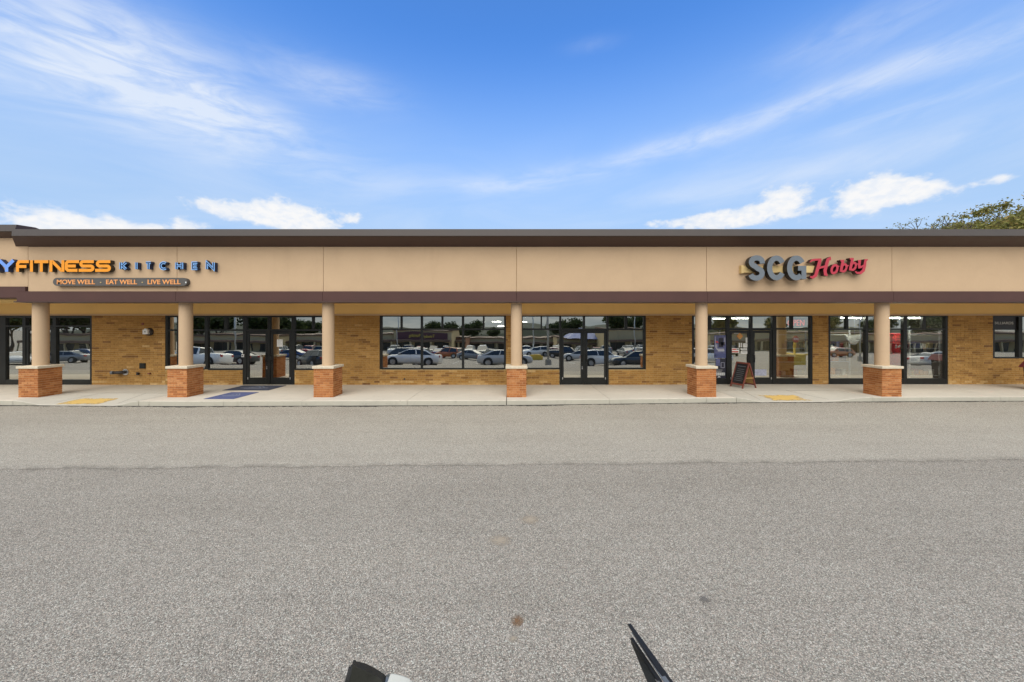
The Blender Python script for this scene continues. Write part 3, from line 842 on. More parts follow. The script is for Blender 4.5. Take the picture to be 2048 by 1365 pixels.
# ---- shopfronts
YG = YW + .07
def storefront(x0, x1, mull, mids, doors, sill_py, trans=(657.3, 660.6), base=False, top=633.8, handles='D'):
    fm = MB(); y0, y1 = YW + .012, YW + .13
    zs = PZ(sill_py, YW); zt = PZ(top, YW); zhd = ZH - .002; t0, t1 = PZ(trans[1], YW), PZ(trans[0], YW)
    zf = SW + .006
    bw = .075
    edges = [(x0, x0 + 4.5)] + mull + [(x1 - 4.5, x1)]
    bays = []
    for (a, b_), (c_, d_) in zip(edges, edges[1:]): bays.append((wx(b_), wx(c_)))
    # verticals
    for i, (a, b_) in enumerate(edges):
        isdoor = any(i in (d, d + 1) for d in doors)
        zlow = zf if (isdoor or base) else zs - .07
        fm.box(wx(a), wx(b_), y0, y1, zlow, zhd)
    panes = []
    for i, (a, b_) in enumerate(bays):
        fm.box(a, b_, y0 + .002, y1 - .002, zt, zhd - .001)                    # head
        fm.box(a, b_, y0 + .002, y1 - .002, t0 - (.03 if i in doors else 0), t1)
        ms = [(wx(p), wx(q)) for p, q in mids if a < wx(p) < b_]
        cuts = [a] + [v for pr in ms for v in pr] + [b_]
        for p, q in ms: fm.box(p, q, y0 + .004, y1 - .004, t1, zt)
        for k in range(0, len(cuts), 2): panes.append((cuts[k], cuts[k + 1], t1, zt))
        if i in doors: continue
        panes.append((a, b_, zs, t0))
        if base: fm.box(a, b_, y0 + .002, y1 - .002, zf, zs)
        else: fm.box(a, b_, y0 - .004, y1 - .002, zs - .07, zs)
    fr = part(fm, 'window_frame', 'black_frame'); bevel(fr, .004, 1)
    for (a, b_, z0, z1) in panes:
        o = MB(); hx, hz = (b_ - a) / 2, (z1 - z0) / 2
        o.quad((-hx, 0, -hz), (hx, 0, -hz), (hx, 0, hz), (-hx, 0, hz))
        o = o.build('pane', 'shop_glass', fr, fixn=False); o.location = ((a + b_) / 2, YG, (z0 + z1) / 2)
        o.rotation_euler = (random.gauss(0, .0008), 0, random.gauss(0, .0010))
    for n_, d in enumerate(doors):
        a, b_ = bays[d]; dm = MB(); yd0, yd1 = YW + .028, YW + .075
        a += .008; b_ -= .008; ztop = t0 - .04; st = .085
        dm.box(a, a + st, yd0, yd1, zf + .01, ztop); dm.box(b_ - st, b_, yd0, yd1, zf + .01, ztop)
        dm.box(a + st, b_ - st, yd0 + .001, yd1, zf + .01, zf + .27); dm.box(a + st, b_ - st, yd0 + .001, yd1, ztop - .085, ztop)
        dr = part(dm, 'door', 'black_frame'); bevel(dr, .004, 1)
        o = MB(); hx, z0, z1 = (b_ - a) / 2 - st, zf + .27, ztop - .085; hz = (z1 - z0) / 2
        o.quad((-hx, 0, -hz), (hx, 0, -hz), (hx, 0, hz), (-hx, 0, hz))
        o = o.build('pane', 'shop_glass', dr, fixn=False); o.location = ((a + b_) / 2, YW + .055, (z0 + z1) / 2)
        o.rotation_euler = (random.gauss(0, .0008), 0, random.gauss(0, .001))
        right = (n_ % 2 == 0)             # handles at the meeting stiles
        hxp = b_ - st / 2 if right else a + st / 2
        hm = MB(); zc_ = SW + 1.02
        hm.tube([(hxp, yd0, zc_ - .15), (hxp, yd0 - .055, zc_ - .13), (hxp, yd0 - .065, zc_), (hxp, yd0 - .055, zc_ + .13), (hxp, yd0, zc_ + .15)], .014, 8)
        hm.build('door_handle', 'black_frame', dr, smooth_=True)
        lx_ = b_ - .028 if right else a + .028
        if right:
            hm = MB(); hm.tube([(lx_, yd0 - .006, zc_ - .33), (lx_, yd0 + .01, zc_ - .33)], .018, 12); hm.box(lx_ - .014, lx_ + .014, yd0 - .003, yd0 + .01, zc_ - .42, zc_ - .36)
            hm.build('lock', 'silver_metal', dr)
        px_ = a + .04 if right else b_ - .04
        hm = MB(); hm.box(px_ - .014, px_ + .014, yd0 - .012, yd0 + .005, zf + .20, zf + .28); hm.build('pivot', 'silver_metal', dr)
    return fr
storefront(-40, 183.5, [(-4, 10), (43.5, 50), (104, 111)], [], [2], 760, trans=(651.2, 654.2), base=True, top=636)
storefront(330, 655, [(353, 359), (408.5, 415), (485, 492.5), (534.5, 539.5), (582, 589)], [(447, 454), (623, 627)], [3, 4], 737.5, trans=(659, 662.5), top=635)
storefront(759, 1012.5, [(841, 845), (923.5, 927.8)], [(800.5, 804), (882.5, 886), (965.6, 969)], [], 736.3)
storefront(1041, 1292, [(1119, 1122.8), (1166.5, 1170.5), (1213.6, 1217.6)], [(1081.5, 1084.3), (1250, 1255)], [1, 2], 736)
storefront(1384, 1625.5, [(1454, 1460), (1501, 1506), (1546, 1553.6)], [(1418.5, 1423.5), (1582.7, 1587.6)], [1, 2], 757.5, base=True, trans=(656.5, 660))
storefront(1657, 1896.5, [(1732, 1737.3), (1808, 1815)], [(1693, 1698), (1772, 1777), (1847, 1853)], [], 757.5, base=True, trans=(657.3, 660))
storefront(1986, 2120, [(2038.5, 2046)], [], [], 714.5, trans=(660.2, 660.4), top=634)
# dark header band with lettering in the right-most window
mb = MB(); mb.box(wx(1990.5), wx(2038), YG - .008, YG - .003, PZ(660, YW), PZ(634, YW)); hb = part(mb, 'window_header', 'chalkboard')

# ================================================================== letters
def text_mesh(txt, mats, x0, x1, z0, z1, y0, depth, bold=0.0, shear=0.0, name='letter', keepw=True, flip=False):
    cu = bpy.data.curves.new('t', 'FONT'); cu.body = txt; cu.size = 1; cu.extrude = .5; cu.offset = bold; cu.shear = shear
    cu.resolution_u = 4
    ob = bpy.data.objects.new('t', cu); C.objects.link(ob)
    dg = bpy.context.evaluated_depsgraph_get(); me = bpy.data.meshes.new_from_object(ob.evaluated_get(dg))
    bpy.data.objects.remove(ob)
    xs_ = [v.co.x for v in me.vertices]; ys_ = [v.co.y for v in me.vertices]
    ax, bx_, ay, by = min(xs_), max(xs_), min(ys_), max(ys_)
    for v in me.vertices:
        x = (v.co.x - ax) / (bx_ - ax) * (x1 - x0) + x0; z = (v.co.y - ay) / (by - ay) * (z1 - z0) + z0
        v.co = (x, y0 + (.5 - v.co.z) * depth, z)
    me.materials.clear()
    for mm in mats: me.materials.append(M[mm])
    for p_ in me.polygons: p_.material_index = 0 if p_.normal.z > .5 and False else 0
    me.update()
    for p_ in me.polygons:
        p_.material_index = 0 if (len(mats) == 1 or abs(p_.normal.y) > .7) else 1
    me.name = name
    return me
tx = text_mesh('BILLIARDS', ['bottle_grey'], wx(1993), wx(2031), PZ(649, YW), PZ(644, YW), YG - .012, .004, name='lettering')
o = link('lettering', tx, hb)

def crop_map(ox, oy, sc_, Y):
    return lambda zx, zy: (PX(ox + zx / sc_, Y), PZ(oy + zy / sc_, Y))
def arc(cx, cy, rx, ry, a0, a1, n_=10):
    return [(cx + rx * math.cos(R(a0 + (a1 - a0) * i / n_)), cy + ry * math.sin(R(a0 + (a1 - a0) * i / n_))) for i in range(n_ + 1)]
# --- FITNESS channel letters (orange) with a blue Y
YL = YF - .13
cm = crop_map(0, 500, 4.551, YL); u = 1 / 4.551 / F * YL
def letters(parent, spec, w, mats, Ymap, y0, y1, unit, name='letter'):
    for strokes in spec:
        mb = MB()
        for k, st in enumerate(strokes):
            ww = w
            if isinstance(st, tuple): st, ww = st
            pts = [Ymap(*p_) for p_ in st]
            wl = [q * unit for q in ww] if isinstance(ww, (list, tuple)) else ww * unit
            mb.stroke(pts, wl, y0 - k * .0012, y1, 0, 1)
        o = mb.build(name, mats, None); o.parent = parent; o.matrix_parent_inverse = Matrix.Translation(-Vector(parent.location))
S1 = lambda a: [(a + 138, 108), (a + 42, 108)] + arc(a + 42, 128, 22, 20, -90, -270, 8)[1:-1] + [(a + 42, 148), (a + 108, 148)] + arc(a + 108, 167, 22, 19, -90, 90, 8)[1:-1] + [(a + 108, 187), (a, 187)]
sg = thing('channel_letter_sign', 'orange block letters reading FITNESS after a blue Y on the fascia', 'sign', (PX(110, YL), YF, PZ(543, YL)))
letters(sg, [
    [[(159, 200), (159, 130), (172, 108), (262, 108)], [(160, 152), (240, 152)]],
    [[(286, 95), (286, 200)]],
    [[(312, 108), (440, 108)], [(376, 112), (376, 200)]],
    [[(463, 200), (463, 108), (478, 108), (556, 187), (572, 187), (572, 95)]],
    [[(720, 108), (617, 108), (603, 122), (603, 173), (617, 187), (705, 187)], [(604, 148), (690, 148)]],
    [S1(716)], [S1(866)]], 27, ['orange_face', 'brown_return'], cm, YL, YF - .01, u)
letters(sg, [[[(-8, 95), (52, 152), (60, 158), (60, 200)], [(122, 95), (62, 154)]]], 30, ['blue_face', 'navy_return'], cm, YL, YF - .01, u)
# previous letter just out of frame
letters(sg, [[[(-110, 200), (-62, 100), (-14, 200)], [(-90, 172), (-34, 172)]]], 27, ['blue_face', 'navy_return'], cm, YL, YF - .01, u)
# --- KITCHEN
sk = thing('channel_letter_sign', 'small blue outlined letters reading KITCHEN on the fascia', 'sign', (PX(335, YL), YF, PZ(533, YL)))
def kit(a, b_, kind):
    t_, q = 115, 176
    return {'K': [[(a, t_), (a, q)], [(b_, t_), (a + 14, 146), (b_, q)]], 'I': [[(a, t_), (a, q)]],
            'T': [[(a, t_ + 3), (b_, t_ + 3)], [((a + b_) / 2, t_ + 6), ((a + b_) / 2, q)]],
            'C': [arc((a + b_) / 2 + 4, 146, (b_ - a) / 2, 29, -50, -310, 14)],
            'H': [[(a, t_), (a, q)], [(b_, t_), (b_, q)], [(a, 146), (b_, 146)]],
            'E': [[(b_, t_ + 3), (a, t_ + 3), (a, q - 3), (b_, q - 3)], [(a, 146), (b_ - 5, 146)]],
            'N': [[(a, q), (a, t_), (b_, q), (b_, t_)]]}[kind]
for a, b_, kd_ in ((1098, 1146, 'K'), (1240, 0, 'I'), (1328, 1372, 'T'), (1455, 1515, 'C'), (1605, 1656, 'H'), (1754, 1795, 'E'), (1882, 1943, 'N')):
    mb = MB()
    for k, st in enumerate(kit(a, b_, kd_)):
        pts = [cm(*p_) for p_ in st]
        mb.stroke(pts, 22 * u, YL + .012 - k * .001, YF - .01, 0, 0)
        mb.stroke(pts, 22 * u, YL - .001 - k * .001, YL + .004, 1, 1)
        mb.stroke(pts, 8 * u, YL - .006 - k * .001, YL - .0005, 0, 0)
    o = mb.build('letter', ['navy_return', 'sky_edge']); o.parent = sk; o.matrix_parent_inverse = Matrix.Translation(-Vector(sk.location))
# --- tagline lozenge
st_ = thing('tagline_sign', 'dark grey rounded strip sign reading MOVE WELL EAT WELL LIVE WELL', 'sign', (PX(240, YL), YF, PZ(565, YL)))
mb = MB(); a, b_ = cm(478, 328)[0], cm(1700, 328)[0]; z0, z1 = cm(0, 328)[1], cm(0, 255)[1]; r = (z1 - z0) / 2; zc = (z0 + z1) / 2
poly = [(b_ - r + r * math.cos(R(t_)), zc + r * math.sin(R(t_))) for t_ in range(-90, 91, 15)] + [(a + r + r * math.cos(R(t_)), zc + r * math.sin(R(t_))) for t_ in range(90, 271, 15)]
mb.prism(poly, YL + .01, YF - .004)
o = mb.build('sign_box', 'tag_grey'); o.parent = st_; o.matrix_parent_inverse = Matrix.Translation(-Vector(st_.location))
for txt, p0, p1 in (('MOVE WELL', 517, 863), ('EAT WELL', 965, 1246), ('LIVE WELL', 1343, 1642)):
    me = text_mesh(txt, ['tag_orange'], cm(p0, 0)[0], cm(p1, 0)[0], cm(0, 314)[1], cm(0, 272)[1], YL, .012, bold=.012, name='lettering')
    o = link('lettering', me); o.parent = st_; o.matrix_parent_inverse = Matrix.Translation(-Vector(st_.location))
for p0 in (915, 1294):
    mb = MB(); c0 = cm(p0, 297); mb.prism([(c0[0] + .018 * math.cos(k * 1.047), c0[1] + .018 * math.sin(k * 1.047)) for k in range(6)], YL, YL + .012)
    o = mb.build('dot', 'raceway_cream'); o.parent = st_; o.matrix_parent_inverse = Matrix.Translation(-Vector(st_.location))
mb = MB(); c0 = cm(1690, 297); mb.prism([(c0[0] + .020 * math.cos(k * .785), c0[1] + .026 * math.sin(k * .785)) for k in range(8)], YL + .002, YL + .012)
o = mb.build('end_clip', 'white_vinyl'); o.parent = st_; o.matrix_parent_inverse = Matrix.Translation(-Vector(st_.location))
# --- SCG on a raceway
YS = YF - .30
cs = crop_map(1450, 490, 6.4, YS); us = 1 / 6.4 / F * YS
sc_ = thing('channel_letter_sign', 'three large slate grey letters reading SCG on a cream mounting bar', 'sign', (PX(1555, YS), YF, PZ(536, YS)))
mb = MB(); mb.box(PX(1487, YF - .11), PX(1632, YF - .11), YF - .11, YF - .001, PZ(546, YF - .11), PZ(532, YF - .11)); o = bevel(mb.build('raceway', 'raceway_cream'), .01)
o.parent = sc_; o.matrix_parent_inverse = Matrix.Translation(-Vector(sc_.location))
mb = MB(); mb.box(PX(1482.5, YF - .11), PX(1487, YF - .11) - .001, YF - .12, YF - .001, PZ(547, YF - .11), PZ(531, YF - .11)); o = mb.build('end_plate', 'raceway_cream')
o.parent = sc_; o.matrix_parent_inverse = Matrix.Translation(-Vector(sc_.location))
Sx = arc(408, 225, 72, 54, 2, -180, 12)[0:] + arc(408, 225, 72, 54, -180, -262, 5)[1:] 
Sx = [(478, 240)] + arc(408, 222, 70, 55, -15, -250, 14) + arc(402, 365, 74, 62, -75, 165, 14)
Cx = arc(660, 296, 88, 126, -32, -328, 20)
Gx = arc(915, 296, 88, 126, -32, -312, 20)
letters(sc_, [[(Sx, 66)], [(Cx, 66)], [(Gx, 66), ([(935, 300), (1010, 300), (1010, 440)], 62)]], 66, ['letter_grey', 'black_return'], cs, YS, YF - .125, us)
# --- Hobby script
sh = thing('channel_letter_sign', 'crimson script letters reading Hobby rising to the right on the fascia', 'sign', (PX(1680, YS), YF, PZ(536, YS)))
YH = YF - .20
ch_ = crop_map(1450, 490, 6.4, YH); uh = 1 / 6.4 / F * YH
def bowl(cx, cy, rx, ry, a0=0, a1=360, n_=18, slant=.22):
    return [(x - (y - cy) * slant, y) for x, y in arc(cx, cy, rx, ry, a0, a1, n_)]
Hh = [([(1085, 222), (1118, 196), (1165, 190), (1235, 186)], [10, 26, 26, 24]), ([(1218, 192), (1200, 260), (1180, 330), (1160, 395), (1120, 420), (1088, 408)], [40, 42, 42, 40, 30, 14]),
      ([(1312, 395), (1285, 380), (1280, 330), (1300, 250), (1318, 190), (1345, 172), (1354, 196)], [14, 38, 42, 42, 40, 28, 12]), ([(1195, 300), (1250, 285), (1300, 272)], 26)]
oo = [(bowl(1402, 312, 36, 52), 30), ([(1432, 290), (1462, 272)], 14)]
bb1 = [([(1478, 200), (1510, 205), (1500, 260), (1488, 320), (1478, 345)], [16, 32, 36, 36, 20]), (bowl(1522, 296, 32, 46), 28), ([(1548, 290), (1580, 262)], 14)]
bb2 = [([(1596, 176), (1632, 182), (1620, 240), (1606, 300), (1598, 328)], [16, 32, 36, 36, 20]), (bowl(1642, 276, 32, 46), 28), ([(1668, 270), (1700, 240)], 14)]
yy_ = [([(1702, 205), (1726, 205), (1718, 260), (1722, 288), (1745, 285), (1775, 262)], [16, 30, 34, 32, 24, 16]), ([(1830, 190), (1800, 196), (1790, 260), (1772, 330), (1735, 362), (1690, 360), (1665, 340)], [14, 30, 36, 36, 32, 24, 12])]
letters(sh, [Hh, oo, bb1, bb2, yy_], 30, ['pink_red', 'maroon_return'], ch_, YH, YF - .07, uh)
mb = MB(); mb.box(PX(1640, YF - .12), PX(1722, YF - .12), YF - .069, YF - .001, PZ(541, YF - .12), PZ(533, YF - .12)); o = mb.build('raceway', 'maroon_return')
o.parent = sh; o.matrix_parent_inverse = Matrix.Translation(-Vector(sh.location))

# ================================================================== things on and by the wall
# fire alarm bell / strobe
t_ = thing('alarm_strobe', 'round dark alarm bell with a white strobe on the brick wall', 'alarm', (wx(300), YW, PZ(664, YW)))
mb = MB(); mb.tube([(0, 0, 0), (0, -.05, 0), (0, -.10, 0), (0, -.12, 0)], [.15, .15, .13, .10], 20); mb.build('bell', 'bin_dark', t_, smooth_=False)
mb = MB(); mb.box(-.10, .09, -.19, -.10, -.09, .085); mb.box(-.05, .04, -.18, -.10, .085, .125); bevel(mb.build('strobe', 'white_vinyl', t_), .008)
mb = MB(); mb.tube([(0, -.188, 0), (0, -.195, 0)], .022, 10); mb.build('lens', 'ink', t_)
# fire hose connection
t_ = thing('hose_connection', 'dark metal fire hose connection low on the brick wall', 'pipe', (wx(252), YW, PZ(744.5, YW)))
mb = MB(); mb.tube([(0, 0, 0), (0, -.03, 0)], .12, 18); mb.build('wall_plate', 'silver_metal', t_)
mb = MB(); mb.tube([(0, -.03, 0), (-.03, -.10, 0), (-.10, -.16, 0), (-.28, -.20, 0)], [.06, .062, .06, .055], 12); mb.build('pipe', 'bin_dark', t_, smooth_=True)
mb = MB(); mb.tube([(-.27, -.198, 0), (-.34, -.21, 0)], .065, 12); mb.build('end_cap', 'grey_plastic', t_)
mb = MB(); mb.box(0, .225, -.03, 0, 0, .21); mb.box(.015, .21, -.04, -.03, .015, .195)
o = mb.build('vent_cover', 'olive_black'); o.location = (wx(280), YW, PZ(737.5, YW)); tag(o, 'small square dark vent cover on the brick wall', 'vent')
mb = MB(); mb.tube([(0, 0, 0), (0, -.08, 0), (.03, -.12, -.03), (.10, -.12, -.03)], .03, 10); mb.tube([(-.06, -.07, .04), (.06, -.07, .04)], .012, 8)
o = mb.build('hose_tap', 'bin_dark'); o.location = (wx(278.5), YW, PZ(747, YW)); tag(o, 'small dark outdoor tap under the square vent', 'tap')
mb = MB(); mb.tube([(0, 0, 0), (0, -.06, 0), (-.05, -.07, 0)], .022, 8)
o = mb.build('pipe_stub', 'wood_red'); o.location = (wx(301.5), YW, PZ(747, YW)); tag(o, 'short rusty pipe stub right of the wall tap', 'pipe')
mb = MB(); mb.tube([(0, .0, 0), (0, -.02, 0)], .045, 12)
o = mb.build('wall_plug', 'wood_red'); o.location = (wx(286), YW, PZ(648.5, YW)); tag(o, 'small dark plug in the brick above the vent, left of the alarm', 'cover')
mb = MB(); mb.tube([(0, .0, 0), (0, -.015, 0)], .035, 10)
o = mb.build('wall_plug', 'bin_dark'); o.location = (wx(809), YW, PZ(758.5, YW)); tag(o, 'small dark plug in the low brick below the wide window', 'cover')
# white lock box by fitness door
mb = MB(); mb.box(-.04, .04, -.05, 0, -.06, .06); mb.box(-.02, .02, -.056, -.05, -.03, .03, 1)
o = bevel(mb.build('key_box', ['white_vinyl', 'ink']), .005); o.location = (wx(486.5), YW + .011, PZ(711.5, YW)); tag(o, 'small white key box on the door frame of the left double door', 'box')

# door mats
def doormat(x0, x1, y0, y1, mm, label, lw):
    t_ = thing('door_mat', label, 'mat', ((x0 + x1) / 2, (y0 + y1) / 2, walk_z(x0, y0)), 0, 'door mats of the left shop')
    hx, hy = (x1 - x0) / 2, (y1 - y0) / 2
    mb = MB(); mb.box(-hx, hx, -hy, hy, .002, .012); bevel(mb.build('mat', mm, t_), .006)
    mb = MB(); z = .0145
    def strip(pts, w):
        for a, b_ in zip(pts, pts[1:]):
            d = Vector((b_[0] - a[0], b_[1] - a[1], 0)); n_ = Vector((-d.y, d.x, 0)).normalized() * w / 2
            A, Bv = Vector((*a, z)), Vector((*b_, z)); mb.quad(A - n_, Bv - n_, Bv + n_, A + n_)
    strip([(x * hx * .35, .10 * hy + (1 - x * x) * .38 * hy) for x in [-1 + .2 * k for k in range(11)]], .03 * lw)
    strip([(-.25 * hx, .15 * hy), (0, .38 * hy), (.18 * hx, .1 * hy)], .025 * lw)
    strip([(-.62 * hx, -.12 * hy), (.62 * hx, -.12 * hy)], .05 * lw)
    strip([(-.40 * hx, -.30 * hy), (.40 * hx, -.30 * hy)], .03 * lw)
    mb.build('printed_emblem', 'mat_print', t_, fixn=False)
doormat(-10.24, -8.61, 12.72, 13.74, 'mat_navy', 'dark navy door mat with pale emblem against the left double door', 1.5)
doormat(-9.62, -8.68, 11.22, 12.35, 'mat_blue', 'blue door mat with pale emblem near the kerb', 1.0)

# A-frame chalkboard
YA = 13.30
ax_ = PX(1486, YA)
t_ = thing('sandwich_board', 'folding wooden sandwich board with black menu panel outside the right shop', 'sign', (ax_, YA, walk_z(ax_, YA)), R(-76))
H_, W_, D_ = .92, .56, .30
def panel(s):
    import_m = Matrix.Rotation(0, 4, 'X')
    return s
for s, nm in ((-1, 'front_panel'), (1, 'back_panel')):
    tilt = math.atan2(D_, H_)
    Mx = Matrix.Translation((0, s * D_, 0)) @ Matrix.Rotation(s * tilt, 4, 'X')
    L_ = math.hypot(D_, H_)
    mb = MB()
    mb.box(-W_ / 2, -W_ / 2 + .05, -.015, .015, 0, L_, 0, mat=Mx); mb.box(W_ / 2 - .05, W_ / 2, -.015, .015, 0, L_, 0, mat=Mx)
    mb.box(-W_ / 2 + .05, W_ / 2 - .05, -.014, .014, L_ - .06, L_ - .002, 0, mat=Mx); mb.box(-W_ / 2 + .05, W_ / 2 - .05, -.014, .014, .10, .16, 0, mat=Mx)
    fp = bevel(mb.build(nm, 'wood_red', t_), .004)
    mb = MB(); mb.box(-W_ / 2 + .05, W_ / 2 - .05, -.006, .006, .16, L_ - .06, 0, mat=Mx); pn = mb.build('board', 'chalkboard' if s < 0 else 'wood_tan', t_)
    if s < 0:
        mb = MB()
        for k in range(7):
            zz = .26 + k * .072; w2 = random.uniform(.13, .18); mb.box(-w2, w2, -.009, -.006, zz, zz + .016, 0, mat=Mx)
        mb.box(-.17, .17, -.009, -.006, .80, .82, 0, mat=Mx)
        mb.build('chalk_lines', 'chalk', pn)
mb = MB()
mb.box(W_ / 2 - .012, W_ / 2 + .002, -.16, .16, .36, .385); mb.build('spreader', 'wood_tan', t_)

# litter bin at the right edge
xb = PX(2086, 12.6)
t_ = thing('litter_bin', 'dark litter bin with a flared maroon lid at the right edge', 'bin', (xb, 12.6, walk_z(xb, 12.6)))
def frustum(mb, w0, w1, z0, z1, m_=0):
    a = [(-w0, -w0, z0), (w0, -w0, z0), (w0, w0, z0), (-w0, w0, z0)]; b_ = [(-w1, -w1, z1), (w1, -w1, z1), (w1, w1, z1), (-w1, w1, z1)]
    for i in range(4):
        j = (i + 1) % 4; mb.quad(a[i], a[j], b_[j], b_[i], m_)
    mb.quad(*a[::-1], m_); mb.quad(*b_, m_)
mb = MB(); frustum(mb, .25, .29, 0, .82); bevel(mb.build('body', 'bin_dark', t_), .01)
mb = MB(); frustum(mb, .36, .27, .80, 1.04); mb.box(-.36, .36, -.36, .36, .785, .80); bevel(mb.build('lid', 'bin_red', t_), .01)
mb = MB(); mb.box(-.16, .16, -.335, -.28, .86, .97); mb.build('opening', 'ink', t_)

# notices and posters on the right shop's glass
YP = YW + .044
def flat(name, p0, q0, p1, q1, mm, label, cat='notice', group=None, yp=None, deco=None):
    y = YP if yp is None else yp
    x0, x1, z0, z1 = wx(p0), wx(p1), PZ(q1, YW), PZ(q0, YW)
    t_ = thing(name, label, cat, ((x0 + x1) / 2, y, z0), 0, group); hw, h = (x1 - x0) / 2, z1 - z0
    mb = MB(); mb.box(-hw, hw, -.002, .0, 0, h); mb.build('sheet', mm, t_)
    if deco:
        for nm, m_, items in deco:
            mb = MB()
            for (a, b_, c_, d_) in items: mb.box((a * 2 - 1) * hw, (c_ * 2 - 1) * hw, -.0045, -.002, (1 - d_) * h, (1 - b_) * h)
            mb.build(nm, m_, t_)
    return t_
lines = lambda n_: [(.15, .12 + .76 * k / n_, .85 - .2 * (k % 3 == 2), .12 + .76 * k / n_ + .3 / n_) for k in range(n_)]
g_ = 'paper notices taped to the right shop door'
flat('paper_notice', 1492.8, 675.6, 1499.6, 686, 'white_paper', 'topmost white notice at the right edge of the left door glass', group=g_, deco=[('print', 'bottle_grey', lines(4))])
flat('paper_notice', 1479.0, 686.5, 1481.6, 695, 'white_paper', 'narrow white strip notice on the door, left one of the pair', group=g_, deco=[('print', 'bottle_grey', lines(3))])
flat('paper_notice', 1483.2, 686.5, 1485.8, 695, 'white_paper', 'narrow white strip notice on the door, right one of the pair', group=g_, deco=[('print', 'bottle_grey', lines(3))])
flat('paper_notice', 1488.0, 687.3, 1499.0, 695.5, 'white_paper', 'white square notice beside the two narrow strips on the door', group=g_, deco=[('print', 'bottle_grey', lines(4))])
flat('paper_notice', 1483.0, 697.0, 1495.4, 701, 'white_paper', 'upper of two wide white notices on the door', group=g_, deco=[('print', 'ink', [(.1, .3, .9, .55)])])
flat('paper_notice', 1483.2, 702.4, 1498.4, 707.8, 'white_paper', 'lower of two wide white notices on the door', group=g_, deco=[('print', 'ink', [(.1, .3, .9, .5)])])
flat('paper_notice', 1464.5, 697.0, 1479.6, 706.5, 'white_paper', 'red and white notice at the left of the door glass', group=g_, deco=[('print', 'red_print', [(.08, .12, .62, .36), (.05, .62, .9, .88)]), ('print', 'ink', [(.66, .12, .95, .34)])])
flat('paper_notice', 1508.5, 739.5, 1534.5, 752, 'poster_pale', 'pale sheet low on the right door glass', group=g_)
# orange diamond sticker
t_ = thing('diamond_sticker', 'orange diamond sticker at the top of the left door glass', 'sticker', (wx(1481), YP, PZ(673, YW)))
def diamond(r, y0, y1, mm, nm):
    mb = MB(); mb.prism([(r, 0), (0, r), (-r, 0), (0, -r)], y0, y1); mb.build(nm, mm, t_)
diamond(.125, -.002, 0, 'orange_vinyl', 'sheet'); diamond(.098, -.0035, -.002, 'wood_tan', 'inner_diamond')
mb = MB(); mb.box(-.07, .07, -.005, -.0035, -.012, .012); mb.build('print', 'orange_vinyl', t_)
me = text_mesh('HOURS', ['white_vinyl'], wx(1470), wx(1479), PZ(668.2, YW), PZ(666, YW), YP - .003, .003, name='door_lettering')
tag(link('door_lettering', me), 'small white lettering beside the orange diamond sticker', 'lettering')
# tall poster left of the door
flat('poster', 1430.5, 671, 1455, 717, 'poster_blue', 'tall blue violet game poster on the glass beside the right shop door', 'poster',
     yp=YG - .004, deco=[('print', 'poster_dark', [(.36, .12, .72, .52), (.55, .3, .85, .45)]), ('print', 'red_print', [(.10, .26, .30, .33), (.34, .30, .46, .36)]),
                         ('print', 'poster_pale', [(.05, .06, .12, .55), (.80, .10, .9, .4), (.14, .4, .24, .6)]), ('print', 'white_vinyl', [(.2, .60, .8, .625), (.28, .665, .82, .695), (.05, .86, .14, .92)]), ('print', 'mat_blue', [(.0, .80, 1, .97)])])
flat('poster', 1433, 718.5, 1455, 758, 'poster_dark', 'dark lower poster with a row of small white picture tiles beside the door', 'poster', yp=YG - .004,
     deco=[('print', 'poster_blue', [(.02, .0, .4, .35)]), ('print', 'poster_pale', [(.48, .18, .82, .20), (.48, .18, .52, .46), (.78, .18, .82, .46), (.55, .44, .8, .46)]),
           ('print', 'bottle_grey', [(0, .56, .62, .58), (0, .64, .55, .66)]), ('print', 'white_vinyl', [(.02 + .17 * k, .70, .16 + .17 * k, .84) for k in range(5)] + [(.18, .92, .46, .94), (.24, .895, .4, .92)]), ('print', 'ink', [(.05 + .17 * k, .73, .10 + .17 * k, .81) for k in range(5)])])
# paper on the fitness door
flat('paper_notice', 552.5, 679.5, 564, 694, 'white_paper', 'white letter sized notice on the right leaf of the left double door', group='paper notices', deco=[('print', 'bottle_grey', lines(6))])
# OPEN sign behind the transom
t_ = thing('open_sign', 'red lit neon OPEN sign behind the upper window of the right shop', 'sign', (PX(1593, YG + .15), YG + .15, PZ(653.5, YG + .15)))
me = text_mesh('OPEN', ['neon_red'], PX(1575.5, YG + .15), PX(1609, YG + .15), PZ(652, YG + .15), PZ(640, YG + .15), YG + .15, .02, bold=-.008, name='tube_letters')
o = link('tube_letters', me); o.parent = t_; o.matrix_parent_inverse = Matrix.Translation(-Vector(t_.location))
mb = MB(); mb.box(-.42, .42, .02, .04, -.03, .34); mb.build('back_panel', 'ink', t_)

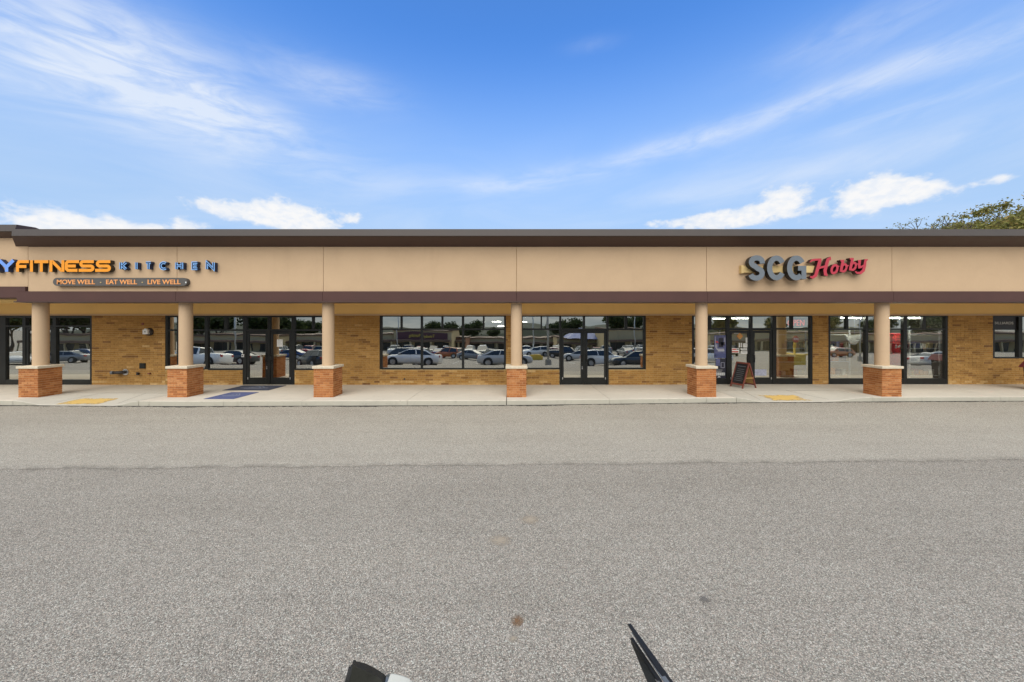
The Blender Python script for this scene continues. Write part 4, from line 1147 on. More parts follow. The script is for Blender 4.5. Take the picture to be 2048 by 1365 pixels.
# seen through the glass -----------------------------------------------------
def cooler():
    y = YG + .40
    x0, x1 = PX(1786, y), PX(1812, y)
    t_ = thing('drinks_cooler', 'red drinks cooler with a pale bottle picture behind the right window', 'cooler', ((x0 + x1) / 2, y, FLOOR)); hw = (x1 - x0) / 2
    mb = MB(); mb.box(-hw, hw, 0, .6, 0, 1.98); bevel(mb.build('cabinet', 'cooler_red', t_), .02)
    mb = MB(); zz = .62
    pr = [(.05, 0), (.075, .02), (.07, .12), (.055, .2), (.078, .34), (.06, .46), (.03, .56), (.024, .68), (.028, .70)]
    poly = [(x + .1, z * 1.0 + zz) for x, z in pr] + [(-x + .1, z + zz) for x, z in pr[::-1]]
    mb.prism(poly, -.006, -.001); mb.build('bottle_picture', 'bottle_grey', t_)
    mb = MB(); mb.prism([(-.10, 1.42), (-.02, 1.40), (.10, 1.56), (.0, 1.52)], -.006, -.001); mb.prism([(-.18, 1.40), (-.12, 1.36), (-.10, 1.50), (-.16, 1.55)], -.006, -.001); mb.build('pale_flash', 'white_vinyl', t_)
cooler()
def kite():
    y = YG + .42
    P = lambda px, py: (PX(px, y), PZ(py, y))
    t_ = thing('model_wing', 'white triangular model wing hanging behind the right window', 'model', (PX(1705, y), y, PZ(680, y)))
    c0 = t_.location
    pts = [P(1687, 669.5), P(1707, 671), P(1724, 669), P(1719, 681), P(1711, 690), P(1702, 690), P(1694, 680)]
    mb = MB(); mb.prism([(a - c0.x, b_ - c0.z) for a, b_ in pts], -.02, .02); bevel(mb.build('wing', 'white_paper', t_), .01)
    mb = MB(); a = P(1709, 660); mb.tube([(a[0] - c0.x, 0, 2.9 - c0.z), (a[0] - c0.x, 0, P(0, 675)[1] - c0.z)], .006, 6); mb.build('wire', 'silver_metal', t_)
kite()
def shelf_unit(p0, p1, y, label, n_=4):
    x0, x1 = PX(p0, y), PX(p1, y); t_ = thing('display_shelf', label, 'shelf', ((x0 + x1) / 2, y, FLOOR)); hw = (x1 - x0) / 2
    for sx in (-1, 1):
        mb = MB(); mb.box(sx * hw - .02, sx * hw + .02, 0, .04, 0, 2.1); mb.build('upright', 'white_vinyl', t_)
    for k in range(n_):
        mb = MB(); zz = .25 + k * .55; mb.box(-hw + .02, hw - .02, 0, .35, zz, zz + .03); mb.build('shelf', 'white_vinyl', t_)
    for k in range(n_ - 1):
        x = -hw + .05
        while x < hw - .2:
            w = random.uniform(.1, .22); h = random.uniform(.12, .3)
            mb = MB(); mb.box(x, x + w, .05, .3, .28 + k * .55 + .002, .28 + k * .55 + h); mb.build('stock_box', random.choice(['poster_blue', 'sofa_red', 'white_paper', 'bin_dark', 'orange_vinyl', 'yellow_wall']), t_); x += w + random.uniform(.02, .12)
shelf_unit(1556, 1612, YG + .5, 'white display shelf behind the glass right of the shop door')
shelf_unit(1660, 1700, YG + .7, 'white display shelf behind the left pane of the right window', 4)
shelf_unit(1820, 1880, YG + .5, 'white display shelf behind the right pane of the right window', 4)
shelf_unit(1395, 1440, YG + 2.2, 'white display shelf deep in the shop left of the door', 4)
# red seat shapes added in the fitness shop, standing for reddish reflections
def added_sofa(px, y, rz, label):
    t_ = thing('added_sofa', label, 'added_sofa', (PX(px, y), y, FLOOR), rz)
    mb = MB(); mb.box(-.75, .75, -.4, .4, .12, .44); bevel(mb.build('seat', 'sofa_red', t_), .05)
    mb = MB(); mb.box(-.75, .75, .28, .46, .3, .85); bevel(mb.build('backrest', 'sofa_red', t_), .05)
    for s in (-1, 1):
        mb = MB(); mb.box(s * .84 - .1, s * .84 + .1, -.42, .44, .1, .62); bevel(mb.build('armrest', 'sofa_red', t_), .05)
    for s in (-1, 1):
        for q in (-1, 1):
            mb = MB(); mb.box(s * .8 - .03, s * .8 + .03, q * .35 - .03, q * .35 + .03, 0, .12); mb.build('leg', 'black_frame', t_)
added_sofa(455, YG + 1.2, 0, 'added dark red seat shape behind the window left of the left double door')
added_sofa(560, YG + 1.3, R(8), 'added dark red seat shape behind the right leaf of the left double door')
# ceiling tubes in the empty shop
def tube(px, py, y, w, label, k='tube_light'):
    z = PZ(py, y); t_ = thing('tube_light', label, 'light', (PX(px, y), y, z))
    mb = MB(); mb.box(-w, w, -.03, .03, -.035, -.001); mb.build('tube', k, t_)
    mb = MB(); mb.box(-w - .02, w + .02, -.07, .07, 0, .03); mb.build('housing', 'white_vinyl', t_)
    for q in (-1, 1):
        mb = MB(); mb.tube([(q * w * .8, 0, .03), (q * w * .8, 0, 2.965 - z)], .006, 6); mb.build('hanger', 'silver_metal', t_)
tube(993, 643, 15.6, .19, 'lit ceiling tube high in the right pane of the wide window')
tube(1002, 652, 16.4, .15, 'second lit ceiling tube, lower than the first in the wide window')
tube(1046, 643.5, 15.6, .17, 'lit ceiling tube showing just right of the centre column')
tube(1439, 637.0, 15.0, .26, 'lit ceiling tube in the upper window left of the right shop door')
tube(1480, 636.6, 15.0, .34, 'lit ceiling tube in the upper window above the right shop door')
tube(1702, 635.6, YG + .14, .38, 'lit ceiling tube over the white model wing', 'bright_tube')
tube(1793, 635.6, YG + .14, .30, 'lit ceiling tube over the red drinks cooler', 'bright_tube')
tube(1832, 635.6, YG + .14, .25, 'lit ceiling tube over the shelf in the right pane', 'bright_tube')
# stacked things in the far right window
y = YG + .3
for k, (px, py, w, rz, lab) in enumerate(((1993, 712, .24, .3, 'pale boxed kit leaning at the left of the far right window'), (2006, 708, .26, -.3, 'cream boxed kit standing behind the others in the far right window'), (2003, 712, .2, .6, 'small pale box at the front of the far right window'))):
    mb = MB(); mb.box(-w / 2, w / 2, 0, .05, 0, w * .8); mb.box(-w / 2 + .02, w / 2 - .02, -.004, 0, .03, w * .8 - .03, 1)
    o = mb.build('boxed_kit', ['white_paper', 'sofa_red' if k == 2 else 'yellow_wall']); o.location = (PX(px, y), y + .05 * k, SILL_G + .02); o.rotation_euler = (R(-14), 0, rz); tag(o, lab, 'box')
mb = MB(); mb.box(wx(1987), wx(2110), YG + .06, YG + .75, SILL_G - .02, SILL_G + .015); part(mb, 'window_board', 'wood_tan')

# ================================================================== bottom edge objects
# left: dark curved housing with a cream block; stands on a post out of view
def near_left():
    Yn = 1.02
    P = lambda px, py, y=Yn: Vector((PX(px, y), y, PZ(py, y)))
    base = P(735, 1365); t_ = thing('mirror_housing', 'curved dark plastic housing with a cream block, cut off by the bottom edge', 'housing', (base.x, .95, 0))
    inv_ = Matrix.Translation(-Vector(t_.location))
    def add(mb, nm, mm, **kw):
        o = mb.build(nm, mm, **kw); o.parent = t_; o.matrix_parent_inverse = inv_; return o
    # top rim: outer curve and inner curve
    outer = [(709, 1322), (721, 1324.5), (733, 1328), (745, 1334), (757, 1341), (766, 1347), (772, 1352), (777, 1372), (780, 1410)]
    inner = [(705.5, 1329), (719, 1337.5), (731, 1342), (743, 1347.5), (755, 1354), (764, 1361), (766, 1366), (770, 1378), (773, 1412)]
    mb = MB()
    for i in range(len(outer) - 1):
        a, b_, c_, d_ = P(*outer[i]), P(*outer[i + 1]), P(*inner[i + 1], Yn - .03), P(*inner[i], Yn - .03)
        mb.quad(a, b_, c_, d_)
        e = Vector((0, .05, -.25)); mb.quad(a, b_, b_ + e, a + e)
    add(mb, 'rim', 'olive_black', smooth_=True)
    mb = MB()
    lo = [(688, 1440), (712, 1440), (726, 1440), (740, 1440), (752, 1440), (764, 1440), (768, 1440), (772, 1440), (774, 1440)]
    for i in range(len(inner) - 1):
        mb.quad(P(*inner[i], Yn - .032), P(*inner[i + 1], Yn - .032), P(*lo[i + 1], Yn - .06), P(*lo[i], Yn - .06))
    add(mb, 'face', 'olive_black')
    # ribbed left edge
    for k, (p0, p1, q) in enumerate((((709, 1322), (694, 1400), 0), ((704.5, 1331), (689, 1410), .012), ((700, 1335), (684, 1410), .024))):
        mb = MB(); mb.tube([P(*p0, Yn + q), P((p0[0] + p1[0]) / 2, (p0[1] + p1[1]) / 2, Yn + q - .01), P(*p1, Yn + q - .02)], [.004, .006, .007], 8); add(mb, 'rib', 'black_plastic', smooth_=True)
    mb = MB(); mb.quad(P(708, 1323), P(702, 1333, Yn + .02), P(684, 1412, Yn), P(697, 1412, Yn - .02)); add(mb, 'side', 'olive_black')
    mb = MB(); a = P(772.5, 1350.5); mb.quad(a, P(779.5, 1348), P(781, 1420), P(774, 1420)); mb.box(a.x, P(779, 0).x, Yn - .06, Yn - .001, a.z - .2, a.z - .004); add(mb, 'hinge', 'grey_plastic')
    A, Bv = P(780.5, 1346), P(823, 1360)
    mb = MB(); th = .075; n = len(mb.v)
    poly = [(780.5, 1346), (788, 1346.4), (802, 1349.5), (815, 1354), (821, 1357.5), (825, 1362), (825, 1440), (780.5, 1440)]
    pts = [(P(*q).x, P(*q).z) for q in poly]
    mb.prism(pts, Yn - .07, Yn); bevel(add(mb, 'cream_block', 'cream_plastic'), .004, 2)
    z = P(735, 1440).z
    mb = MB(); mb.tube([(base.x + .01, .98, 0), (base.x + .01, .98, z + .02)], [.05, .035], 12); mb.tube([(base.x + .01, .98, 0), (base.x + .01, .98, .02)], .16, 20); add(mb, 'post', 'black_plastic')
near_left()
def near_right():
    Yt, Yb = 1.10, .74
    P = lambda px, py, y: Vector((PX(px, y), y, PZ(py, y)))
    bt = P(1420, 1460, Yb)
    t_ = thing('wiper_blade', 'long black ribbed blade with a silver strip, pointing up from the bottom edge', 'blade', (bt.x, bt.y, 0)); inv_ = Matrix.Translation(-Vector(t_.location))
    def add(mb, nm, mm, **kw):
        o = mb.build(nm, mm, **kw); o.parent = t_; o.matrix_parent_inverse = inv_; return o
    def ln(p0, p1, n_=8, bend=0):
        out = []
        for i in range(n_ + 1):
            q = i / n_; out.append(P(p0[0] + (p1[0] - p0[0]) * q + bend * q * (1 - q), p0[1] + (p1[1] - p0[1]) * q, Yt + (Yb - Yt) * q))
        return out
    def blade(edgeA, edgeB, nm, mm, off=0, th=.012):
        mb = MB(); prev = None
        for a, b_ in zip(edgeA, edgeB):
            o_ = Vector((0, off, -off)); n_ = Vector((0, .7, -.7)) * th
            col = [a + o_, b_ + o_, b_ + o_ + n_, a + o_ + n_]
            if prev:
                for k in range(4): mb.quad(prev[k], col[k], col[(k + 1) % 4], prev[(k + 1) % 4])
            else: mb.quad(*col)
            prev = col
        mb.quad(*prev[::-1]); return bevel(add(mb, nm, mm), .003, 2)
    rightE = ln((1259.5, 1247.5), (1345, 1365 + 0)); 
    def edge(x0, y0, x1, y1): 
        # extend the line below the frame
        d = Vector((x1 - x0, y1 - y0)); e = (x1 + d.x * .8, y1 + d.y * .8); return ln((x0, y0), e, 10)
    blade(edge(1255.2, 1249, 1330, 1365), edge(1260.8, 1248, 1345.5, 1365), 'outer_rib', 'black_plastic', -.004)
    blade(edge(1262, 1266, 1326.5, 1365), edge(1265.5, 1263, 1337, 1365), 'groove_rib', 'grey_plastic', -.007, .006)
    blade(edge(1260.5, 1277, 1316, 1365), edge(1265, 1275, 1325, 1365), 'inner_rib', 'black_plastic', -.003)
    blade(edge(1263, 1284, 1297, 1365), edge(1265, 1276, 1318, 1365), 'web', 'olive_black', .004, .006)
    blade(edge(1282, 1317, 1311.5, 1365), edge(1284.5, 1315.5, 1317.5, 1365), 'silver_strip', 'silver_metal', -.008, .004)
    a = P(1330 + (1330 - 1254) * .8 - 10, 1365 + 92, Yb)
    mb = MB(); mb.tube([a, Vector((a.x + .05, a.y - .1, 0.01))], [.02, .03], 10); mb.tube([Vector((a.x + .05, a.y - .1, 0)), Vector((a.x + .05, a.y - .1, .02))], .14, 18); add(mb, 'stand', 'black_plastic')
near_right()

# ================================================================== trees
def leaf_cloud(mb, c, r, n_, size, flat_=.8, tone=(.2, .9), shell=.55):
    for _ in range(n_):
        while True:
            d = Vector((random.gauss(0, 1), random.gauss(0, 1), random.gauss(0, flat_)))
            if d.length > .1: break
        d = d.normalized() * r * (shell + (1 - shell) * random.random()) * random.uniform(.75, 1.05)
        p = c + Vector((d.x, d.y, d.z * flat_))
        s = size * random.uniform(.55, 1.3)
        a = Vector((random.uniform(-1, 1), random.uniform(-1, 1), random.uniform(-.6, .6))).normalized()
        b_ = a.cross(Vector((random.uniform(-1, 1), random.uniform(-1, 1), random.uniform(-1, 1)))).normalized()
        t_ = random.uniform(*tone)
        mb.quad(p - a * s * .5, p + b_ * s * .32, p + a * s * .5, p - b_ * s * .32, 0, t_)
def make_tree(name, label, loc, height, spread, leafmat_, seed, depth_=4, leaf=.16, per_tip=14, tipr=.5, group=None, lean=0, sparse=1.0, trunk_r=.28, cat='tree'):
    random.seed(seed)
    t_ = thing(name, label, cat, loc, 0, group)
    tr_, cr = MB(), MB(); tips = []
    def grow(p, d, L, r, lv):
        q = p + d * L * .5 + Vector((random.gauss(0, .05), random.gauss(0, .05), 0)) * L
        e = p + d * L
        tr_.tube([p, q, e], [r, r * .85, r * .66], 6 if lv > 1 else 9, caps=False)
        if lv >= depth_:
            tips.append(e); return
        if lv >= 2: tips.append(q)
        k = random.choice((2, 3, 3)) if lv else 4
        a0 = random.uniform(0, 6.28)
        for i in range(k):
            a = a0 + 6.283 * i / k + random.gauss(0, .3); sp_ = random.uniform(.38, .85) * (1.1 if lv == 0 else 1)
            side = Vector((math.cos(a), math.sin(a), 0))
            nd = (d * math.cos(sp_) + side * math.sin(sp_) * spread + Vector((0, 0, .18))).normalized()
            grow(e, nd, L * random.uniform(.62, .82), r * .62, lv + 1)
    grow(Vector((0, 0, -.05)), Vector((lean, 0, 1)).normalized(), height * .30, trunk_r, 0)
    for e in tips:
        if random.random() < sparse: leaf_cloud(cr, e, tipr * random.uniform(.6, 1.3), int(per_tip * random.uniform(.5, 1.4)), leaf, .8, (.05, .95), .1)
    tr_.build('trunk', 'bark', t_, fixn=False, smooth_=True)
    cr.build('crown', leafmat_, t_, fixn=False)
    random.seed(seed + 1)
    return t_
make_tree('deciduous_tree', 'olive tree with thinning leaves behind the roof at the right edge', (49.0, 34, 0), 15.4, 1.0, 'leaf_olive', 11, 5, .25, 140, 1.05, 'trees behind the roof', trunk_r=.32)
make_tree('deciduous_tree', 'sparse twiggy tree rising behind the roof left of the olive tree', (40.2, 33, 0), 14.2, 1.15, 'leaf_olive', 23, 5, .16, 14, .5, 'trees behind the roof', sparse=.8, trunk_r=.26)
make_tree('deciduous_tree', 'low bushy olive tree just over the roof between its two taller neighbours', (44.2, 32.5, 0), 13.4, 1.0, 'leaf_olive', 31, 5, .24, 150, 1.1, 'trees behind the roof', trunk_r=.24)
make_tree('deciduous_tree', 'dark treetop peeping over the roof step at the left edge', (PX(40, 34), 34, 0), 10.7, .8, 'leaf_dark', 41, 4, .2, 30, .8, 'trees behind the roof')

# ================================================================== behind the photographer (mirrored in the glass)
YM = YG * 2
ZTREE = lot_z(0, -105)
def mir(px, d): return ((px - CX) / F * d, YM - d)
proto = make_tree('far_tree', 'dense dark green tree behind the shops across the lot, reflected in the middle window', (*mir(865, 135), ZTREE), 11.0, .75, 'leaf_dark', 51, 4, .75, 30, 1.7, 'trees behind the opposite shops')
def copy_thing(src, label, loc, rz, scl):
    c_ = copy_tree(src); c_.location = loc; c_.rotation_euler = (0, 0, rz); c_.scale = (scl, scl, scl); c_['label'] = label; return c_
random.seed(5)
far_trees = [(900, 138, .95), (925, 150, .85), (945, 140, 1.0), (985, 150, .8), (1115, 130, 1.0), (1140, 132, 1.05), (1190, 150, .7), (1235, 128, 1.25), (1262, 132, 1.2), (1300, 140, .9),
             (590, 130, 1.0), (620, 140, 1.05), (655, 138, .95), (520, 110, 1.1), (550, 118, 1.2), (440, 105, 1.1), (400, 100, 1.0), (130, 88, 1.15), (165, 92, 1.25), (90, 90, 1.1), (20, 95, 1.2), (700, 150, .9), (1360, 130, 1), (1450, 120, 1.1), (1550, 115, 1), (1650, 120, 1.1), (1750, 110, 1), (1850, 105, 1), (1960, 100, 1.1)]
for i, (px, d, s) in enumerate(far_trees):
    copy_thing(proto, 'dark green tree across the lot, number %d from the left of the reflected tree line' % (i + 1), (*mir(px, d), lot_z(0, YM - d)), random.uniform(0, 6.28), s)
for i, o in enumerate(sorted([o for o in bpy.data.objects if o.name.startswith('far_tree')], key=lambda o: o.location.x)):
    o['label'] = 'dark tree beyond the opposite shops, %s from the left in the mirrored row' % (['first', 'second', 'third', 'fourth', 'fifth', 'sixth', 'seventh', 'eighth', 'ninth', 'tenth', 'eleventh', 'twelfth', 'thirteenth', 'fourteenth', 'fifteenth', 'sixteenth', 'seventeenth', 'eighteenth', 'nineteenth', 'twentieth'] + ['twenty-' + q for q in ('first', 'second', 'third', 'fourth', 'fifth', 'sixth', 'seventh', 'eighth', 'ninth')] + ['thirtieth', 'last'])[i]
# low wooded ridge
mb = MB(); prev = None
for i in range(61):
    x = -260 + 520 * i / 60; h = 1.2 + 1.6 * math.sin(x * .021) + 1.2 * math.sin(x * .057 + 1) + .8 * math.sin(x * .19)
    col = [(x, -150, -12), (x, -175, h - 3), (x, -200, h), (x, -260, h + .5), (x, -330, -12)]
    if prev:
        for k in range(4): mb.quad(prev[k], col[k], col[k + 1], prev[k + 1])
    prev = col
tag(mb.build('hill', 'hill_green', fixn=False, smooth_=True), kind='structure')

def far_shop(px0, px1, d, h, label, sign=None, canopy=.55, brick=False, depth=14, gable=None):
    (xa, y), (xb, _) = mir(px0, d), mir(px1, d); cx = (xa + xb) / 2; hw = (xb - xa) / 2
    t_ = thing('opposite_shop', label, 'building', (cx, y, lot_z(cx, y - 5)))
    mb = MB(); mb.box(-hw, hw, -depth, 0, 0, h); mb.build('wall', 'far_brick' if brick else 'far_stucco', t_)
    mb = MB(); mb.box(-hw - .2, hw + .2, -depth - .2, .35, h, h + .35); mb.build('roof', 'far_brown', t_)
    zc_ = h * canopy
    mb = MB(); mb.box(-hw, hw, .005, 2.6, zc_, zc_ + .5); mb.build('canopy', 'far_brown', t_)
    n_ = max(2, int(2 * hw / 5)); 
    for k in range(n_):
        a = -hw + 2 * hw * (k + .12) / n_; b_ = -hw + 2 * hw * (k + .88) / n_
        mb = MB(); mb.box(a, b_, .004, .05, .4, zc_ - .25); w = mb.build('window', 'far_dark', t_)
        mb = MB(); mb.box((a + b_) / 2 - .05, (a + b_) / 2 + .05, .052, .08, .4, zc_ - .25); mb.build('mullion', 'far_brown', w)
        mb = MB(); mb.box(-hw + 2 * hw * k / n_, -hw + 2 * hw * k / n_ + .35, 2.1, 2.45, 0, zc_); mb.build('post', 'far_stucco', t_)
    return t_, hw, h
t_, hw, h = far_shop(787, 901, 100, 5.9, 'opposite shop with a maroon sign board lettered in yellow, mirrored in the wide window', canopy=.5)
mb = MB(); mb.box(-hw * .88, hw * .88, .02, .18, 3.25, 5.45); bd = mb.build('sign_board', 'maroon_board', t_)
me = text_mesh('Tuesday Morning', ['sign_yellow'], -hw * .42, hw * .42, 3.85, 4.85, .2, .08, bold=.02, name='lettering')
for v in me.vertices: v.co.x = -v.co.x
me.flip_normals(); o = link('lettering', me, bd)
far_shop(560, 786, 101, 4.6, 'long tan opposite shop left of the maroon sign', canopy=.62)
far_shop(380, 558, 96, 4.3, 'low tan opposite shop mirrored in the left shop windows', canopy=.62)
far_shop(902, 930, 108, 4.0, 'small brick corner shop right of the maroon sign', brick=True, canopy=.7)
far_shop(932, 1110, 122, 3.9, 'long low brown fronted shop mirrored at the centre column', canopy=.6)
t_, hw, h = far_shop(1112, 1212, 112, 3.9, 'opposite shop with a blue hipped roof', canopy=.62)
mb = MB(); w = 6.0; x0 = 1.5; z0 = h + .36
a = [(x0 - w, -9, z0), (x0 + w, -9, z0), (x0 + w, 2.8, z0), (x0 - w, 2.8, z0)]; r0, r1 = (x0 - 2, -3, z0 + 2.6), (x0 + 2, -3, z0 + 2.6)
mb.quad(a[3], a[2], r1, r0); mb.quad(a[1], a[0], r0, r1); mb.tri(a[0], a[3], r0); mb.tri(a[2], a[1], r1); mb.quad(*a); mb.build('hipped_roof', 'blue_roof', t_, fixn=False)
far_shop(1214, 1420, 98, 6.2, 'tall tan opposite shop mirrored right of the middle door', canopy=.5)
far_shop(1422, 1760, 92, 4.8, 'long tan opposite shop mirrored in the right shop windows', canopy=.6)
far_shop(1762, 2150, 88, 4.6, 'last tan shop at the right end of the opposite row', canopy=.6)
far_shop(60, 240, 84, 4.4, 'blue white opposite shop mirrored at the far left', canopy=.6)

# light poles
def pole(px, d, h, r, label, base=True):
    x, y = mir(px, d); t_ = thing('light_pole', label, 'street lamp', (x, y, lot_z(x, y)), 0, 'parking lot light poles')
    mb = MB(); mb.tube([(0, 0, .6 if base else 0), (0, 0, h)], [r, r * .75], 12); mb.build('pole', 'pole_grey', t_, smooth_=True)
    if base: mb = MB(); mb.tube([(0, 0, -.05), (0, 0, .65)], r * 2.6, 16); mb.build('plinth', 'plinth_concrete', t_)
    mb = MB(); mb.box(-1.1, 1.1, -.05, .05, h - .05, h + .05); mb.build('arm', 'pole_grey', t_)
    for s in (-1, 1):
        mb = MB(); mb.box(s * 1.1 - .35, s * 1.1 + .35, -.2, .2, h - .02, h + .16); mb.build('lamp_head', 'bin_dark', t_)
pole(1095, 33, 9, .11, 'nearest grey light pole on a concrete plinth, mirrored beside the middle door')
pole(1066, 62, 9.5, .11, 'slim light pole mirrored near the centre column')
pole(472, 52, 8.5, .12, 'pale light pole mirrored in the left shop window')
pole(795, 66, 8.5, .11, 'light pole mirrored in front of the maroon sign')
pole(1270, 70, 8.5, .11, 'light pole mirrored right of the middle door')
pole(1720, 48, 8.5, .11, 'light pole mirrored in the right shop window')
# stop sign in a yellow base, yellow barrier
x, y = mir(1588, 36)
t_ = thing('stop_sign', 'red octagonal STOP sign on a yellow base, mirrored right of the shop door', 'sign', (x, y, lot_z(x, y)))
mb = MB(); mb.box(-.6, .6, -.6, .6, 0, 1.35); mb.box(-.68, .68, -.68, .68, 1.25, 1.38); bevel(mb.build('yellow_base', 'safety_yellow', t_), .03)
mb = MB(); mb.tube([(0, 0, 1.38), (0, 0, 3.1)], .11, 10); mb.build('post', 'safety_yellow', t_)
mb = MB(); mb.prism([(.36 * math.cos(R(22.5 + 45 * k)), 2.75 + .36 * math.sin(R(22.5 + 45 * k))) for k in range(8)], .115, .145); pl = mb.build('plate', 'stop_red', t_)
me = text_mesh('STOP', ['white_vinyl'], -.26, .26, 2.66, 2.86, .155, .012, bold=.02, name='lettering')
for v in me.vertices: v.co.x = -v.co.x
me.flip_normals(); link('lettering', me, pl)
x, y = mir(1070, 50)
mb = MB(); mb.box(-.95, .95, -.3, .3, 0, .55); mb.box(-.8, .8, -.2, .2, .55, .7); o = bevel(mb.build('yellow_barrier', 'safety_yellow'), .04); o.location = (x, y, lot_z(x, y))
tag(o, 'low yellow barrier block in the lot, mirrored beside the centre column', 'barrier')

# ---- cars
def car_meshes(kind):
    P = {'sedan': dict(L=4.8, hood=.96, belt=1.0, roof=1.45, g=(-1.95, -1.05, .25, 1.15), deck=1.05, W=.92),
         'suv': dict(L=4.7, hood=1.08, belt=1.15, roof=1.72, g=(-2.15, -1.85, .35, 1.15), deck=1.12, W=.95),
         'pickup': dict(L=5.6, hood=1.18, belt=1.25, roof=1.88, g=(-.75, -.55, .75, 1.45), deck=1.2, W=1.0),
         'van': dict(L=5.1, hood=1.12, belt=1.2, roof=1.9, g=(-2.4, -2.2, .6, 1.5), deck=1.2, W=1.0)}[kind]
    h = P['L'] / 2; W_ = P['W']; wr = .34 if kind == 'sedan' else .38
    st = [(-h, .45, P['deck'] - .18, .82), (-h + .08, .28, P['deck'] - .03, .93), (-h + .5, .24, P['deck'], .99), (P['g'][0] + .2, .22, P['belt'] + .02, 1.0), (0, .22, P['belt'], 1.0), (P['g'][3] - .05, .22, P['belt'] - .02, 1.0),
          (h - .7, .24, P['hood'], .98), (h - .22, .28, P['hood'] - .10, .90), (h - .04, .32, P['hood'] - .26, .78), (h, .42, P['hood'] - .38, .70)]
    mb = MB(); rings = []
    for x, zb_, zt_, k in st:
        w = W_ * k; zm = zb_ + (zt_ - zb_) * .55
        half = [(0, zb_), (w * .82, zb_), (w * .97, zb_ + .10), (w, zm), (w * .975, zt_ - .10), (w * .88, zt_ - .015), (w * .5, zt_ + .02), (0, zt_ + .03)]
        rings.append([(x, y, z) for y, z in half] + [(x, -y, z) for y, z in half[-2:0:-1]])
    n_ = len(rings[0])
    for a, b_ in zip(rings, rings[1:]):
        for k in range(n_): mb.quad(a[k], b_[k], b_[(k + 1) % n_], a[(k + 1) % n_])
    for r_ in (rings[0], rings[-1]):
        n0 = len(mb.v); mb.v += r_; mb.f.append(tuple(range(n0, n0 + n_))); mb.mi.append(0); mb.tint.append(0)
    me = mb.mesh('body', 'car_paint'); bm = bmesh.new(); bm.from_mesh(me); bmesh.ops.remove_doubles(bm, verts=bm.verts, dist=.001); bmesh.ops.recalc_face_normals(bm, faces=bm.faces); bm.to_mesh(me); bm.free()
    me.polygons.foreach_set('use_smooth', [True] * len(me.polygons)); out = {'body': me}
    g0, g1, g2, g3 = P['g']; bz, rz = P['belt'] - .02, P['roof']; wb, wt_ = W_ * .95, W_ * .72
    def frame(x, z): # half width at height
        return wb + (wt_ - wb) * (z - bz) / (rz - bz)
    sec = [(g0, bz, wb), (g1, rz - .05, wt_), ((g1 + g2) / 2, rz, wt_), (g2, rz - .03, wt_), (g3, bz - .02, wb * .97)]
    mb = MB()
    topc = [(x, w, z) for x, z, w in sec]
    for (xa, wa, za), (xb_, wb_, zb_) in zip(topc, topc[1:]):
        mb.quad((xa, wa, za), (xb_, wb_, zb_), (xb_, -wb_, zb_), (xa, -wa, za))
    for s in (1, -1):
        n0 = len(mb.v); mb.v += [(x, s * w, z) for x, w, z in topc]; mb.f.append(tuple(range(n0, n0 + len(topc)))); mb.mi.append(0); mb.tint.append(0)
    out['windows'] = mb.mesh('windows', 'car_glass')
    mb = MB(); e = .012
    rt = [(g1 - .06, rz - .10), (g1 + .05, rz - .035 + e), ((g1 + g2) / 2, rz + e + .01), (g2 - .05, rz - .018 + e), (g2 + .08, rz - .09)]
    for (xa, za), (xb_, zb_) in zip(rt, rt[1:]):
        wa, wb2 = frame(xa, min(za, rz)) + .012, frame(xb_, min(zb_, rz)) + .012
        mb.quad((xa, wa, za - .02), (xb_, wb2, zb_ - .02), (xb_, wb2 * .85, zb_ + .015), (xa, wa * .85, za + .015))
        mb.quad((xa, -wa, za - .02), (xb_, -wb2, zb_ - .02), (xb_, -wb2 * .85, zb_ + .015), (xa, -wa * .85, za + .015))
        mb.quad((xa, wa * .85, za + .015), (xb_, wb2 * .85, zb_ + .015), (xb_, -wb2 * .85, zb_ + .015), (xa, -wa * .85, za + .015))
        mb.quad((xa, wa, za - .07), (xb_, wb2, zb_ - .07), (xb_, wb2, zb_ - .02), (xa, wa, za - .02))
        mb.quad((xa, -wa, za - .07), (xb_, -wb2, zb_ - .07), (xb_, -wb2, zb_ - .02), (xa, -wa, za - .02))
    for s in (1, -1):
        for xb0, xt0, ww in ((g3 - .02, g2 + .02, .07), ((g0 + g3) / 2 - .1, (g1 + g2) / 2, .05), (g0 + .04, g1 - .02, .16 if kind == 'sedan' else .12)):
            mb.quad((xb0 - ww, s * (wb + .012), bz), (xb0 + ww, s * (wb + .012), bz), (xt0 + ww * .7, s * (wt_ + .014), rz - .05), (xt0 - ww * .7, s * (wt_ + .014), rz - .05))
    out['roof'] = mb.mesh('roof', 'car_paint')
    mb = MB(); mb.tube([(0, -.12, 0), (0, .12, 0)], wr, 24); out['wheel'] = mb.mesh('wheel', 'tyre')
    mb = MB(); mb.tube([(0, .121, 0), (0, .128, 0)], wr * .66, 20, 0)
    for k in range(5):
        a = 1.2566 * k; mb.tube([(0, .13, 0), (wr * .6 * math.cos(a), .132, wr * .6 * math.sin(a))], .03, 5)
    out['rim'] = mb.mesh('rim', 'rim')
    mb = MB(); mb.tube([(0, -.01, 0), (0, .004, 0)], wr + .07, 24); out['wheel_arch'] = mb.mesh('wheel_arch', 'tyre')
    mb = MB(); mb.box(-.05, .03, -.2, .2, -.07, .07); out['headlight'] = mb.mesh('headlight', 'lamp_clear')
    mb = MB(); mb.box(-.03, .05, -.16, .16, -.10, .10); out['taillight'] = mb.mesh('taillight', 'tail_red')
    mb = MB(); mb.box(-.06, .06, -.09, .09, -.06, .06); out['door_mirror'] = mb.mesh('door_mirror', 'car_paint')
    return out, P, wr
CARS = {k: car_meshes(k) for k in ('sedan', 'suv', 'pickup', 'van')}
